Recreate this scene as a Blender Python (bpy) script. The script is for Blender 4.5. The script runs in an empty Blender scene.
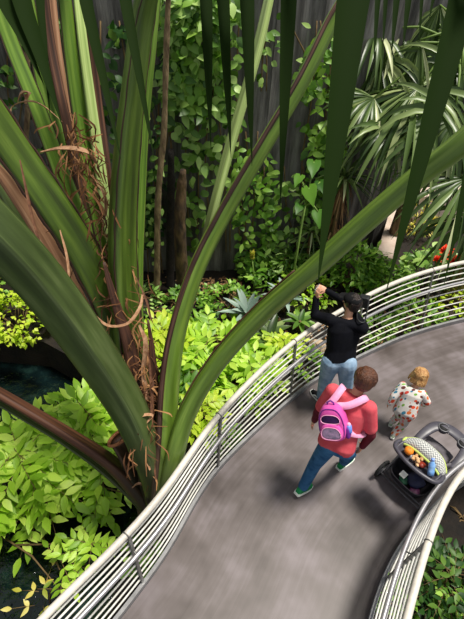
import bpy, bmesh, math, random
from mathutils import Vector, Matrix
random.seed(11)
C = bpy.context.scene.collection
V3 = Vector

# ------------------------------------------------------------------ camera
CAM_H, FPX, PITCH, ROLL = 4.9, 447.0, math.radians(41), math.radians(3.5)
FW = V3((0, math.cos(PITCH), -math.sin(PITCH)))
U0 = V3((0, math.sin(PITCH), math.cos(PITCH)))
R0 = V3((1, 0, 0))
RT = R0 * math.cos(ROLL) + U0 * math.sin(ROLL)
UP = U0 * math.cos(ROLL) - R0 * math.sin(ROLL)
CP = V3((0, 0, CAM_H))
cam = bpy.data.objects.new('camera', bpy.data.cameras.new('camera'))
C.objects.link(cam)
cam.matrix_world = Matrix(((RT.x, UP.x, -FW.x, CP.x), (RT.y, UP.y, -FW.y, CP.y), (RT.z, UP.z, -FW.z, CP.z), (0, 0, 0, 1)))
cam.data.sensor_fit = 'VERTICAL'; cam.data.sensor_height = 24.0; cam.data.lens = FPX / 619 * 24.0
cam.data.clip_start = 0.05; cam.data.clip_end = 200
bpy.context.scene.camera = cam

# ------------------------------------------------------------------ light
w = bpy.data.worlds.new('world'); bpy.context.scene.world = w; w.use_nodes = True
bg = w.node_tree.nodes['Background']; bg.inputs[0].default_value = (0.93, 0.97, 1.0, 1); bg.inputs[1].default_value = 0.44
sd = bpy.data.lights.new('sun', 'SUN'); sd.energy = 5.0; sd.angle = math.radians(13); sd.color = (1.0, 0.95, 0.85)
sun = bpy.data.objects.new('sun', sd); C.objects.link(sun)
sun.rotation_euler = V3((0.30, 0.04, 1.0)).to_track_quat('Z', 'Y').to_euler()
sun.location = (2, 3, 9)
vs = bpy.context.scene.view_settings
vs.view_transform = 'Standard'; vs.look = 'None'; vs.gamma = 1; vs.exposure = 0.08; vs.use_curve_mapping = False

def ray(px, py): return FW + RT * ((px - 232) / FPX) - UP * ((py - 309.5) / FPX)
def at(px, py, z=0.0):                       # point at height z seen in that direction
    d = ray(px, py); return CP + d * ((z - CAM_H) / d.z)
def deep(px, py, Z): return CP + ray(px, py) * Z

# ------------------------------------------------------------------ tags
def tag(o, label=None, cat=None, group=None, kind=None):
    if label: o['label'] = label
    if cat: o['category'] = cat
    if group: o['group'] = group
    if kind: o['kind'] = kind
    return o
def empty(name, loc, label, cat, group=None):
    o = bpy.data.objects.new(name, None); C.objects.link(o); o.location = loc; o.empty_display_size = .1
    bpy.context.view_layer.update()
    return tag(o, label, cat, group)

# ------------------------------------------------------------------ materials
def lin(c):
    return tuple((x / 12.92 if x <= .04045 else ((x + .055) / 1.055) ** 2.4) for x in (v / 255 for v in c)) + (1,)
def new_mat(name):
    m = bpy.data.materials.new(name); m.use_nodes = True
    return m, m.node_tree, m.node_tree.nodes['Principled BSDF']
def nd(nt, t, **kw):
    n = nt.nodes.new(t)
    for k, v in kw.items():
        if k in n.inputs: n.inputs[k].default_value = v
        else: setattr(n, k, v)
    return n
def ramp(nt, fac, stops):
    r = nt.nodes.new('ShaderNodeValToRGB'); e = r.color_ramp.elements
    while len(e) < len(stops): e.new(.5)
    for i, (p, c) in enumerate(stops): e[i].position = p; e[i].color = lin(c)
    nt.links.new(fac, r.inputs[0]); return r
def mat(name, c, rough=.6, metal=0, c2=None, scale=20, detail=4, bump=0, bscale=None, stretch=None, coat=0):
    m, nt, p = new_mat(name)
    p.inputs['Base Color'].default_value = lin(c); p.inputs['Roughness'].default_value = rough; p.inputs['Metallic'].default_value = metal
    if coat: p.inputs['Coat Weight'].default_value = coat
    tc = nd(nt, 'ShaderNodeTexCoord'); src = tc.outputs['Object']
    if stretch:
        mp = nd(nt, 'ShaderNodeMapping'); mp.inputs['Scale'].default_value = stretch
        nt.links.new(src, mp.inputs[0]); src = mp.outputs[0]
    n = nd(nt, 'ShaderNodeTexNoise', Scale=scale, Detail=detail); nt.links.new(src, n.inputs['Vector'])
    r = ramp(nt, n.outputs[0], [(.3, c), (.7, c2 if c2 else tuple(min(255, v * 1.12) for v in c))])
    nt.links.new(r.outputs[0], p.inputs['Base Color'])
    if bump:
        n2 = nd(nt, 'ShaderNodeTexNoise', Scale=bscale or scale * 3, Detail=3); nt.links.new(src, n2.inputs['Vector'])
        b = nd(nt, 'ShaderNodeBump', Strength=bump, Distance=.02); nt.links.new(n2.outputs[0], b.inputs['Height']); nt.links.new(b.outputs[0], p.inputs['Normal'])
    return m
def leaf_mat(name, stops, rough=.42, trans=.32, spec=.4):
    m, nt, p = new_mat(name); p.inputs['Specular IOR Level'].default_value = spec
    g = nd(nt, 'ShaderNodeNewGeometry')
    r = ramp(nt, g.outputs['Random Per Island'], stops)
    nt.links.new(r.outputs[0], p.inputs['Base Color']); p.inputs['Roughness'].default_value = rough
    t = nd(nt, 'ShaderNodeBsdfTranslucent'); mx = nd(nt, 'ShaderNodeMixShader'); mx.inputs[0].default_value = trans
    hs = nd(nt, 'ShaderNodeHueSaturation'); hs.inputs['Saturation'].default_value = 1.15; hs.inputs['Value'].default_value = 1.25
    nt.links.new(r.outputs[0], hs.inputs['Color']); nt.links.new(hs.outputs[0], t.inputs[0])
    nt.links.new(p.outputs[0], mx.inputs[1]); nt.links.new(t.outputs[0], mx.inputs[2])
    nt.links.new(mx.outputs[0], nt.nodes['Material Output'].inputs[0]); return m
def stalk_mat(name, cs, rough=.42, streak=12):
    m, nt, p = new_mat(name)
    uv = nd(nt, 'ShaderNodeUVMap'); mp = nd(nt, 'ShaderNodeMapping'); mp.inputs['Scale'].default_value = (streak, 1.1, 1)
    nt.links.new(uv.outputs[0], mp.inputs[0])
    n = nd(nt, 'ShaderNodeTexNoise', Scale=1.0, Detail=4, Roughness=.5); nt.links.new(mp.outputs[0], n.inputs['Vector'])
    r = ramp(nt, n.outputs[0], [(.25 + .5 * i / (len(cs) - 1), c) for i, c in enumerate(cs)])
    sx = nd(nt, 'ShaderNodeSeparateXYZ'); nt.links.new(uv.outputs[0], sx.inputs[0])      # old brown fibrous foot of every stalk
    mr = nd(nt, 'ShaderNodeMapRange'); mr.inputs['From Min'].default_value = .25; mr.inputs['From Max'].default_value = 1.15; nt.links.new(sx.outputs[1], mr.inputs['Value'])
    mx = nd(nt, 'ShaderNodeMix', data_type='RGBA'); mx.inputs[6].default_value = lin((44, 40, 20)); nt.links.new(mr.outputs[0], mx.inputs[0]); nt.links.new(r.outputs[0], mx.inputs[7])
    nt.links.new(mx.outputs[2], p.inputs['Base Color']); p.inputs['Roughness'].default_value = rough
    b = nd(nt, 'ShaderNodeBump', Strength=.35, Distance=.01); nt.links.new(n.outputs[0], b.inputs['Height']); nt.links.new(b.outputs[0], p.inputs['Normal'])
    return m

M = {}
M['lime'] = leaf_mat('lime_leaf', [(0, (122, 166, 40)), (.5, (172, 212, 64)), (1, (212, 236, 110))], trans=.4)
M['yellow'] = leaf_mat('yellow_lime_leaf', [(0, (158, 192, 46)), (.6, (196, 218, 62)), (1, (220, 232, 96))], trans=.4)
M['mid'] = leaf_mat('mid_green_leaf', [(0, (62, 102, 30)), (.5, (108, 156, 48)), (1, (164, 202, 88))])
M['vine'] = leaf_mat('vine_leaf', [(0, (56, 92, 34)), (.5, (116, 158, 62)), (1, (184, 214, 124))])
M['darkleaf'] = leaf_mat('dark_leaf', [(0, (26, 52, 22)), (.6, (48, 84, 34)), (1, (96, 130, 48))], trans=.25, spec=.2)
M['fan'] = leaf_mat('fan_leaf', [(0, (44, 66, 28)), (.45, (94, 118, 62)), (.8, (150, 168, 106)), (1, (200, 206, 158))], rough=.35, trans=.22)
M['silver'] = leaf_mat('silver_leaf', [(0, (122, 146, 132)), (1, (182, 200, 188))], trans=.1)
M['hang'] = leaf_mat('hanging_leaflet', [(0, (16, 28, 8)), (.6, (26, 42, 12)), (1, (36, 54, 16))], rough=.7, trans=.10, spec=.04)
M['dry'] = leaf_mat('dry_leaf', [(0, (96, 66, 40)), (.5, (150, 108, 70)), (1, (196, 160, 116))], rough=.7, trans=.1)
M['red'] = leaf_mat('red_petal', [(0, (214, 40, 16)), (1, (250, 84, 40))], trans=.2)
M['var'] = leaf_mat('variegated_leaf', [(0, (110, 140, 40)), (.4, (198, 186, 70)), (1, (226, 214, 130))])
M['stalk'] = stalk_mat('petiole_green', [(48, 62, 16), (76, 100, 28), (108, 132, 48)])
M['stalk2'] = stalk_mat('petiole_grey_green', [(46, 60, 26), (70, 86, 42), (102, 116, 70)])
M['stalk3'] = stalk_mat('petiole_bright', [(64, 94, 26), (96, 130, 38), (130, 160, 62)])
M['stalk4'] = stalk_mat('petiole_olive', [(60, 80, 22), (92, 120, 38), (130, 154, 64)])
M['dkrust'] = stalk_mat('margin_dark', [(30, 16, 10), (56, 32, 22), (104, 70, 54)], rough=.6)
M['pale'] = stalk_mat('petiole_pale', [(132, 158, 84), (168, 190, 112), (196, 212, 142)])
M['rust'] = stalk_mat('sheath_rust', [(40, 22, 14), (76, 44, 28), (122, 80, 54)], rough=.6)
M['tan'] = stalk_mat('sheath_tan', [(120, 80, 56), (168, 122, 90), (198, 158, 124)], rough=.7)
M['fibre'] = leaf_mat('palm_fibre', [(0, (70, 40, 22)), (.5, (122, 80, 46)), (1, (170, 124, 80))], rough=.8, trans=.05)
M['bark'] = mat('bark', (80, 60, 42), .9, c2=(158, 134, 100), scale=14, bump=.8, stretch=(1, 1, .35))
M['bark2'] = mat('mossy_bark', (34, 24, 18), .95, c2=(106, 82, 54), scale=9, bump=1, stretch=(1, 1, .4))
M['shade_bark'] = mat('shaded_bark', (14, 11, 9), .95, c2=(40, 32, 26), scale=9, bump=1)  # near-black: the shadow on this trunk is put into its bark colour
M['stem'] = mat('stem', (92, 74, 44), .8, c2=(120, 96, 58))
M['gstem'] = mat('green_stem', (96, 122, 48), .6)

# ------------------------------------------------------------------ mesh helpers
def mesh_obj(name, V, F, m, parent=None, smooth=True, uv=None):
    me = bpy.data.meshes.new(name); me.from_pydata([tuple(v) for v in V], [], F); me.update()
    if uv:
        l = me.uv_layers.new(name='UVMap'); li = 0
        for f in F:
            for vi in f: l.data[li].uv = uv[vi]; li += 1
    me.polygons.foreach_set('use_smooth', [smooth] * len(me.polygons))
    me.materials.append(m)
    o = bpy.data.objects.new(name, me); C.objects.link(o)
    if parent is not None:
        o.parent = parent; o.matrix_parent_inverse = parent.matrix_world.inverted()
    return o
def cr(pts, n=8):                            # Catmull-Rom through tuples of any size
    P = [list(p) for p in pts]; P = [[2 * a - b for a, b in zip(P[0], P[1])]] + P + [[2 * a - b for a, b in zip(P[-1], P[-2])]]
    out = []
    for i in range(1, len(P) - 2):
        for k in range(n):
            t = k / n
            out.append([.5 * (2 * b + (c - a) * t + (2 * a - 5 * b + 4 * c - d) * t * t + (3 * b - a - 3 * c + d) * t ** 3)
                        for a, b, c, d in zip(P[i - 1], P[i], P[i + 1], P[i + 2])])
    out.append(P[-2]); return out
class MB:
    def __init__(s): s.V = []; s.F = []; s.uv = []
    def add(s, V, F, uv=None):
        o = len(s.V); s.V += [tuple(v) for v in V]; s.F += [tuple(i + o for i in f) for f in F]
        s.uv += uv if uv else [(0, 0)] * len(V); return s
    def tube(s, pts, r, n=8, ref=None, prof=None, caps=True):
        pts = [V3(p) for p in pts]; N = len(pts)
        if not isinstance(r, (list, tuple)): r = [r] * N
        prof = prof or [(math.cos(2 * math.pi * k / n), math.sin(2 * math.pi * k / n)) for k in range(n)]
        n = len(prof); V = []; UVs = []; L = 0
        T0 = (pts[1] - pts[0]).normalized()
        a = V3(ref) if ref is not None else (V3((0, 0, 1)) if abs(T0.z) < .9 else V3((1, 0, 0)))
        for i, p in enumerate(pts):
            T = (pts[min(i + 1, N - 1)] - pts[max(i - 1, 0)]).normalized()
            a = (a - T * a.dot(T))
            a = a.normalized() if a.length > 1e-5 else T.orthogonal().normalized()
            b = T.cross(a)
            if i: L += (p - pts[i - 1]).length
            for k, (x, y) in enumerate(prof):
                V.append(p + b * (x * r[i]) + a * (y * r[i])); UVs.append((k / n if k <= n / 2 else 1 - k / n, L))
            if ref is not None and i < N - 1: a = a * .5 + V3(ref) * .5
        F = [(i * n + k, i * n + (k + 1) % n, (i + 1) * n + (k + 1) % n, (i + 1) * n + k) for i in range(N - 1) for k in range(n)]
        if caps: F += [tuple(range(n))[::-1], tuple((N - 1) * n + k for k in range(n))]
        return s.add(V, F, UVs)
    def box(s, c, x, y, z, hx, hy, hz):      # centre, axes, half sizes
        c = V3(c); x = V3(x); y = V3(y); z = V3(z)
        V = [c + x * (hx * i) + y * (hy * j) + z * (hz * k) for i in (-1, 1) for j in (-1, 1) for k in (-1, 1)]
        F = [(0, 1, 3, 2), (4, 6, 7, 5), (0, 4, 5, 1), (2, 3, 7, 6), (0, 2, 6, 4), (1, 5, 7, 3)]
        return s.add(V, F)
    def ell(s, c, rad, axes=None, n=14, m=8):
        c = V3(c); X, Y, Z = axes or (V3((1, 0, 0)), V3((0, 1, 0)), V3((0, 0, 1)))
        V = [c + Z * rad[2]]; F = []
        for i in range(1, m):
            ph = math.pi * i / m
            for k in range(n):
                t = 2 * math.pi * k / n
                V.append(c + X * (rad[0] * math.sin(ph) * math.cos(t)) + Y * (rad[1] * math.sin(ph) * math.sin(t)) + Z * (rad[2] * math.cos(ph)))
        V.append(c - Z * rad[2]); e = len(V) - 1
        for k in range(n):
            F.append((0, 1 + k, 1 + (k + 1) % n)); F.append((e, e - n + (k + 1) % n, e - n + k))
            for i in range(m - 2): F.append((1 + i * n + k, 1 + (i + 1) * n + k, 1 + (i + 1) * n + (k + 1) % n, 1 + i * n + (k + 1) % n))
        return s.add(V, F)
    def cap(s, a, b, ra, rb, n=12):          # tapered capsule
        a = V3(a); b = V3(b); d = (b - a); d = d.normalized() if d.length > 1e-6 else V3((0, 0, 1))
        st = [(-.98, .2), (-.8, .6), (-.4, .92), (0, 1)]
        pts = [a + d * (ra * t) for t, _ in st] + [b + d * (rb * -t) for t, _ in st[::-1]]
        rr = [ra * q for _, q in st] + [rb * q for _, q in st[::-1]]
        return s.tube(pts, rr, n)
    def limb(s, pts, rr, n=12):
        for i in range(len(pts) - 1): s.cap(pts[i], pts[i + 1], rr[i], rr[i + 1], n)
        return s
    def loft(s, rings, n=20):                # rings: (centre, half width vector, half depth vector)
        V = []; e = .85
        for c, a, b in rings:
            for k in range(n):
                t = 2 * math.pi * k / n; x, y = math.cos(t), math.sin(t)
                x = math.copysign(abs(x) ** e, x); y = math.copysign(abs(y) ** e, y)
                V.append(V3(c) + V3(a) * x + V3(b) * y)
        N = len(rings)
        F = [(i * n + k, i * n + (k + 1) % n, (i + 1) * n + (k + 1) % n, (i + 1) * n + k) for i in range(N - 1) for k in range(n)]
        F += [tuple(range(n))[::-1], tuple((N - 1) * n + k for k in range(n))]
        return s.add(V, F)
    def leaf(s, p, d, n, L, W, fold=.22, droop=.15, hi=True):
        p = V3(p); d = V3(d).normalized(); n = V3(n); n = (n - d * n.dot(d))
        n = n.normalized() if n.length > 1e-4 else d.orthogonal().normalized()
        sd = d.cross(n)
        st = [(0, .06), (.18, .7), (.42, 1), (.72, .66), (1, .02)] if hi else [(0, .1), (.42, 1), (1, .03)]
        V = []
        for t, q in st:
            c = p + d * (L * t) - n * (droop * L * t * t); hw = W * .5 * q
            V += [c - sd * hw + n * (fold * hw), c, c + sd * hw + n * (fold * hw)]
        F = []
        for i in range(len(st) - 1):
            a = i * 3; F += [(a, a + 1, a + 4, a + 3), (a + 1, a + 2, a + 5, a + 4)]
        return s.add(V, F)
    def blade(s, pts, wd, nrm, fold=.3):     # long folded ribbon
        pts = [V3(p) for p in pts]; N = len(pts); V = []; nrm = V3(nrm)
        for i, p in enumerate(pts):
            T = (pts[min(i + 1, N - 1)] - pts[max(i - 1, 0)]).normalized(); n = nrm - T * nrm.dot(T)
            n = n.normalized() if n.length > 1e-4 else T.orthogonal(); sd = T.cross(n); h = wd[i] * .5
            V += [p - sd * h + n * (fold * h), p, p + sd * h + n * (fold * h)]
        F = []
        for i in range(N - 1):
            a = i * 3; F += [(a, a + 1, a + 4, a + 3), (a + 1, a + 2, a + 5, a + 4)]
        return s.add(V, F)
    def build(s, name, m, parent=None, smooth=True): return mesh_obj(name, s.V, s.F, m, parent, smooth, s.uv if any(u != (0, 0) for u in s.uv) else None)
    def remesh(s, name, m, parent=None, voxel=.01, smooth=5, fac=.5):
        o = mesh_obj(name, s.V, s.F, m, parent)
        md = o.modifiers.new('r', 'REMESH'); md.mode = 'VOXEL'; md.voxel_size = voxel; md.use_smooth_shade = True
        if smooth: ms = o.modifiers.new('s', 'SMOOTH'); ms.factor = fac; ms.iterations = smooth
        bpy.context.view_layer.update()
        dg = bpy.context.evaluated_depsgraph_get(); me = bpy.data.meshes.new_from_object(o.evaluated_get(dg))
        o.modifiers.clear(); old = o.data; o.data = me; bpy.data.meshes.remove(old); me.name = name
        if not me.materials: me.materials.append(m)
        me.polygons.foreach_set('use_smooth', [True] * len(me.polygons))
        return o
def rnd(a, b): return random.uniform(a, b)
def rv(s=1): return V3((rnd(-s, s), rnd(-s, s), rnd(-s, s)))

# ================================================================== SETTING
# edge lines of the curved walkway, on the deck
def xy(L, z): return [tuple(at(x, y, z).xy) for x, y in L]
outer_xy = [(-1.9, -.6), (-1.35, .45)] + xy([(121, 619), (150, 581), (172, 550), (194, 508), (208, 485), (222, 467), (240, 449), (263, 427), (290, 403), (312, 385), (332, 374), (365, 357), (400, 341), (430, 331), (464, 322)], 0) + [(4.8, 5.95), (6.0, 6.2)]
inner_xy = [(.75, -.4), (1.12, .6)] + xy([(367, 619), (378, 584), (393, 553), (412, 527), (432, 506)], 0) + [(2.78, 2.76), (3.4, 3.1), (4.3, 3.4), (5.6, 3.7)]
top_out = [(-2.1, -.5), (-1.55, .4)] + xy([(40, 619), (72, 589), (105, 557), (137, 524), (175, 476), (196, 447), (214, 421), (236, 396), (262, 369), (292, 343), (326, 320), (368, 295), (410, 277), (464, 262)], 1.07) + [(4.7, 6.2), (5.9, 6.45)]
top_in = [(.8, -.4), (1.15, .5)] + xy([(407, 619), (416, 585), (427, 549), (440, 512), (464, 470)], 1.07) + [(2.7, 2.55), (3.4, 2.92), (4.3, 3.2), (5.6, 3.5)]
OUT = cr(outer_xy, 5); INN = cr(inner_xy, 7)
def resample(P, n):
    L = [0]
    for a, b in zip(P, P[1:]): L.append(L[-1] + math.dist(a, b))
    out = []; j = 0
    for k in range(n):
        s_ = L[-1] * k / (n - 1)
        while j < len(L) - 2 and L[j + 1] < s_: j += 1
        t = (s_ - L[j]) / (L[j + 1] - L[j]); out.append([a + (b - a) * t for a, b in zip(P[j], P[j + 1])])
    return out
NR = 110
OUT = resample(OUT, NR); INN = resample(INN, NR)
def smooth_line(P, k):
    for _ in range(k): P = [P[0]] + [[(a + 2 * b + c) / 4 for a, b, c in zip(P[i - 1], P[i], P[i + 1])] for i in range(1, len(P) - 1)] + [P[-1]]
    return P
OUT, INN = smooth_line(OUT, 8), smooth_line(INN, 8)
def deck_mat():
    m, nt, p = new_mat('deck_screed')
    uv = nd(nt, 'ShaderNodeUVMap'); tc = nd(nt, 'ShaderNodeTexCoord')
    n1 = nd(nt, 'ShaderNodeTexNoise', Scale=1.7, Detail=3, Roughness=.55); nt.links.new(tc.outputs['Object'], n1.inputs['Vector'])
    mp = nd(nt, 'ShaderNodeMapping'); mp.inputs['Scale'].default_value = (34, .5, 1); nt.links.new(uv.outputs[0], mp.inputs[0])
    n2 = nd(nt, 'ShaderNodeTexNoise', Scale=1.0, Detail=4, Roughness=.7); nt.links.new(mp.outputs[0], n2.inputs['Vector'])
    mx = nd(nt, 'ShaderNodeMix', data_type='FLOAT'); mx.inputs[0].default_value = .22
    nt.links.new(n1.outputs[0], mx.inputs[2]); nt.links.new(n2.outputs[0], mx.inputs[3])
    r = ramp(nt, mx.outputs[0], [(.34, (64, 55, 52)), (.49, (90, 81, 80)), (.64, (116, 107, 110))])
    nt.links.new(r.outputs[0], p.inputs['Base Color'])
    r2 = nd(nt, 'ShaderNodeMapRange'); r2.inputs['To Min'].default_value = .34; r2.inputs['To Max'].default_value = .6
    nt.links.new(mx.outputs[0], r2.inputs['Value']); nt.links.new(r2.outputs[0], p.inputs['Roughness'])
    return m
V = []; F = []; uv = []; K = 10
for i in range(NR):
    for k in range(K + 1):
        t = k / K; V.append((OUT[i][0] * (1 - t) + INN[i][0] * t, OUT[i][1] * (1 - t) + INN[i][1] * t, 0)); uv.append((t, i * .08))
nv = len(V)
for i in range(NR):
    for P in (OUT, INN): V.append((P[i][0], P[i][1], -.16)); uv.append((0, 0))
for i in range(NR - 1):
    for k in range(K):
        a = i * (K + 1) + k; F.append((a, a + 1, a + K + 2, a + K + 1))
    a = nv + 2 * i; F.append((a, a + 2, a + 3, a + 1))
    F.append((i * (K + 1), (i + 1) * (K + 1), a + 2, a)); F.append((i * (K + 1) + K, a + 1, a + 3, (i + 1) * (K + 1) + K))
tag(mesh_obj('floor_walkway', V, F, deck_mat(), smooth=False, uv=uv), kind='structure', label='grey brown screed deck of the curving walkway')
TOP_O = smooth_line(resample(cr(top_out, 6), 400), 60); TOP_I = smooth_line(resample(cr(top_in, 6), 400), 60)
def normals2(P, side):
    out = []
    for i in range(len(P)):
        a = P[max(i - 1, 0)]; b = P[min(i + 1, len(P) - 1)]; dx, dy = b[0] - a[0], b[1] - a[1]; l = math.hypot(dx, dy)
        out.append((-dy / l * side, dx / l * side))
    return out
NO = smooth_line(normals2(OUT, 1), 8); NI = smooth_line(normals2(INN, -1), 8)
M['kerb'] = mat('kerb_metal', (128, 128, 130), .45, .3, c2=(150, 150, 152))
for P, N_, nm in ((OUT, NO, 'trim_outer'), (INN, NI, 'trim_inner')):
    mb = MB(); mb.tube([(p[0] + n[0] * .02, p[1] + n[1] * .02, .0) for p, n in zip(P, N_)], 1, ref=(0, 0, 1), prof=[(-.018, -.18), (.018, -.18), (.018, .075), (-.018, .075)])
    tag(mb.build(nm, M['kerb'], smooth=False), kind='structure', label='grey metal edge plate along the walkway')

# ground, pool, wall
M['soil'] = mat('soil', (7, 5, 4), .95, c2=(40, 30, 20), scale=3.5, detail=8, bump=1, bscale=25)
V = []; F = []
gp = [(-9, 5.6), (-3.2, 5.3), (-1.9, 4.6), (-1.25, 3.6), (-1.0, 2.6), (-1.1, 1.6), (-1.2, -.5), (12, -.5), (14, 14.5), (-9, 14.5)]
for x, y in gp: V.append((x, y, -.7))
for x, y in gp: V.append((x, y, -1.9))
F.append(tuple(range(10)))
for i in range(10): F.append((i, i + 10, (i + 1) % 10 + 10, (i + 1) % 10))
tag(mesh_obj('ground_bed', V, F, M['soil'], smooth=False), kind='structure', label='dark soil of the planting bed')
def water_mat():
    m, nt, p = new_mat('pool_water')
    tc = nd(nt, 'ShaderNodeTexCoord'); n = nd(nt, 'ShaderNodeTexNoise', Scale=3, Detail=4); nt.links.new(tc.outputs['Object'], n.inputs['Vector'])
    r = ramp(nt, n.outputs[0], [(.35, (5, 9, 10)), (.58, (12, 26, 27)), (.75, (34, 58, 54))]); nt.links.new(r.outputs[0], p.inputs['Base Color'])
    p.inputs['Roughness'].default_value = .06
    n2 = nd(nt, 'ShaderNodeTexNoise', Scale=7, Detail=3); nt.links.new(tc.outputs['Object'], n2.inputs['Vector'])
    b = nd(nt, 'ShaderNodeBump', Strength=.7, Distance=.05); nt.links.new(n2.outputs[0], b.inputs['Height']); nt.links.new(b.outputs[0], p.inputs['Normal'])
    return m
tag(mesh_obj('water_pool', [(-12, -3, -1.35), (-.5, -3, -1.35), (-.5, 8, -1.35), (-12, 8, -1.35)], [(0, 1, 2, 3)], water_mat(), smooth=False), kind='structure', label='dark pool water under the walkway')
def wall_mat():
    m, nt, p = new_mat('dark_net_wall')
    tc = nd(nt, 'ShaderNodeTexCoord'); mp = nd(nt, 'ShaderNodeMapping'); mp.inputs['Scale'].default_value = (5, 5, .5); nt.links.new(tc.outputs['Object'], mp.inputs[0])
    n = nd(nt, 'ShaderNodeTexNoise', Scale=1.4, Detail=7, Roughness=.65); nt.links.new(mp.outputs[0], n.inputs['Vector'])
    r = ramp(nt, n.outputs[0], [(.3, (44, 42, 40)), (.5, (94, 91, 88)), (.72, (142, 140, 136))]); nt.links.new(r.outputs[0], p.inputs['Base Color'])
    p.inputs['Roughness'].default_value = .85
    b = nd(nt, 'ShaderNodeBump', Strength=.6, Distance=.06); nt.links.new(n.outputs[0], b.inputs['Height']); nt.links.new(b.outputs[0], p.inputs['Normal'])
    return m
WL = [(-9.0, 7.2), (-3.0, 7.35), (0.4, 7.75), (3.25, 8.75)]
mb = MB()
for (x0, y0), (x1, y1) in zip(WL, WL[1:]):
    n_ = 24; pts = []
    V = []
    for k in range(n_ + 1):
        t = k / n_; s_ = .03 * math.sin(k * 1.9) + .02 * math.sin(k * .7)
        for z in (-.8, 4.6):
            for d in (0, .2): V.append((x0 + (x1 - x0) * t, y0 + (y1 - y0) * t + s_ + d, z))
    F = []
    for k in range(n_):
        a = 4 * k; F += [(a, a + 4, a + 6, a + 2), (a + 1, a + 3, a + 7, a + 5), (a + 2, a + 6, a + 7, a + 3)]
    F += [(0, 2, 3, 1), (4 * n_, 4 * n_ + 1, 4 * n_ + 3, 4 * n_ + 2)]
    mb.add(V, F)
tag(mb.build('wall_back', wall_mat(), smooth=False), kind='structure', label='dark grey netted back wall behind the planting')
M['farwall'] = mat('far_wall', (30, 30, 27), .9, c2=(62, 62, 56), scale=2, stretch=(1, 1, .3))
mb = MB(); mb.box((7.6, 13.6, 2.2), (1, 0, 0), (0, 1, 0), (0, 0, 1), 6.5, .1, 3.2); tag(mb.build('wall_far', M['farwall'], smooth=False), kind='structure', label='dark far wall behind the fan palms')
mb = MB(); mb.box((-6.5, 3.4, 1.6), (0, 1, 0), (-1, 0, 0), (0, 0, 1), 5.0, .1, 3.4); tag(mb.build('wall_left', M['farwall'], smooth=False), kind='structure', label='dark side wall left of the pool')
# concrete ledge with a pale top that turns a corner
M['ledge'] = mat('pale_concrete', (188, 166, 150), .8, c2=(214, 196, 182), scale=5, bump=.2)
a0, a1 = at(388, 252, .15), at(403, 196, .15); a2 = at(500, 181, .15)
dr = (a1 - a0).normalized(); dr.z = 0; sd_ = V3((dr.y, -dr.x, 0)); a0 = a0 - dr * .2
mb = MB(); mb.box((a0 + a1) / 2 - V3((0, 0, .45)), dr, sd_, (0, 0, 1), (a1 - a0).length / 2, .19, .45)
d2 = (a2 - a1); d2.z = 0; d2l = d2.length; d2.normalize(); s2 = V3((d2.y, -d2.x, 0))
mb.box(a1 + d2 * (d2l / 2) - V3((0, 0, .44)), d2, s2, (0, 0, 1), d2l / 2 + .15, .2, .451)
tag(mb.build('trim_ledge', M['ledge'], smooth=False), kind='structure', label='pale concrete ledge of the raised bed')

# ================================================================== RAILINGS
M['cream'] = mat('cream_paint', (196, 190, 180), .4, .0)
M['bar'] = mat('satin_bar', (204, 202, 196), .4, .0)
M['steel'] = mat('brushed_steel', (176, 174, 178), .34, .7, scale=4)
M['dkpost'] = mat('post_steel', (112, 112, 110), .35, .6)
def railing(P, N_, TOP, ins, label, post_s):
    B = [V3((p[0] + n[0] * .035, p[1] + n[1] * .035, 0)) for p, n in zip(P, N_)]
    D = []
    for b in B:
        q = min(TOP, key=lambda t: math.dist(t, b.xy)); D.append(V3((q[0] - b.x, q[1] - b.y, 0)))
    for _ in range(14): D = [D[max(i - 1, 0)] * .25 + D[i] * .5 + D[min(i + 1, NR - 1)] * .25 for i in range(NR)]
    root = empty('railing', (P[NR // 2][0], P[NR // 2][1], 0), label, 'railing')
    def line(z, extra=0): return [b + d * (z / 1.07) + V3((n[0] * extra, n[1] * extra, z)) for b, d, n in zip(B, D, N_)]
    o = MB().tube(line(1.07), .031, 10).build('top_rail', M['cream'], root); o['label'] = 'thick cream painted top rail'
    o = MB().tube(line(.79, ins), .022, 10).build('handrail', M['steel'], root); o['label'] = 'shiny steel inner handrail'
    for z in (.975, .885, .79, .69, .59, .48, .37, .26, .15): MB().tube(line(z), .0098, 6).build('rail_bar', M['bar'], root)
    L = [0]
    for a, b in zip(P, P[1:]): L.append(L[-1] + math.dist(a, b))
    s = post_s
    near = min(range(NR), key=lambda i: math.dist(P[i], post_s))
    s0 = L[near]
    k = -int(s0 / 1.36)
    while s0 + k * 1.36 < L[-1]:
        s_ = s0 + k * 1.36; k += 1
        i = min(range(NR), key=lambda j: abs(L[j] - s_))
        n = V3((N_[i][0], N_[i][1], 0)); t = V3((-n.y, n.x, 0)); p = V3((P[i][0], P[i][1], 0)); le = D[i].dot(n)
        b0 = p + n * .028 + V3((0, 0, -.12)); b1 = p + n * (.018 + le) + V3((0, 0, 1.03))
        ax = (b1 - b0).normalized(); ox = ax.cross(t)
        po = MB().box((b0 + b1) / 2 + n * .004, t, ox, ax, .014, .016, (b1 - b0).length / 2).build('post', M['dkpost'], root, False)
        q = p + n * (.035 + le * .79 / 1.07) + V3((0, 0, .79))
        MB().tube([q, q + n * (ins * .5) + V3((0, 0, -.035)), q + n * ins + V3((0, 0, -.03)), q + n * ins + V3((0, 0, -.01))], .008, 6).build('bracket', M['dkpost'], po)
        top = p + n * (.035 + le) + V3((0, 0, 1.07))
        MB().tube([top + t * .012 + n * (.034 * math.cos(a)) + V3((0, 0, .034 * math.sin(a))) for a in [i * math.pi / 5 for i in range(11)]], .006, 6).build('clamp', M['dkpost'], po)
    return root
railing(OUT, NO, TOP_O, -.075, 'long curved cream and steel railing on the planting side of the walkway', (-.01, 2.66))
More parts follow.
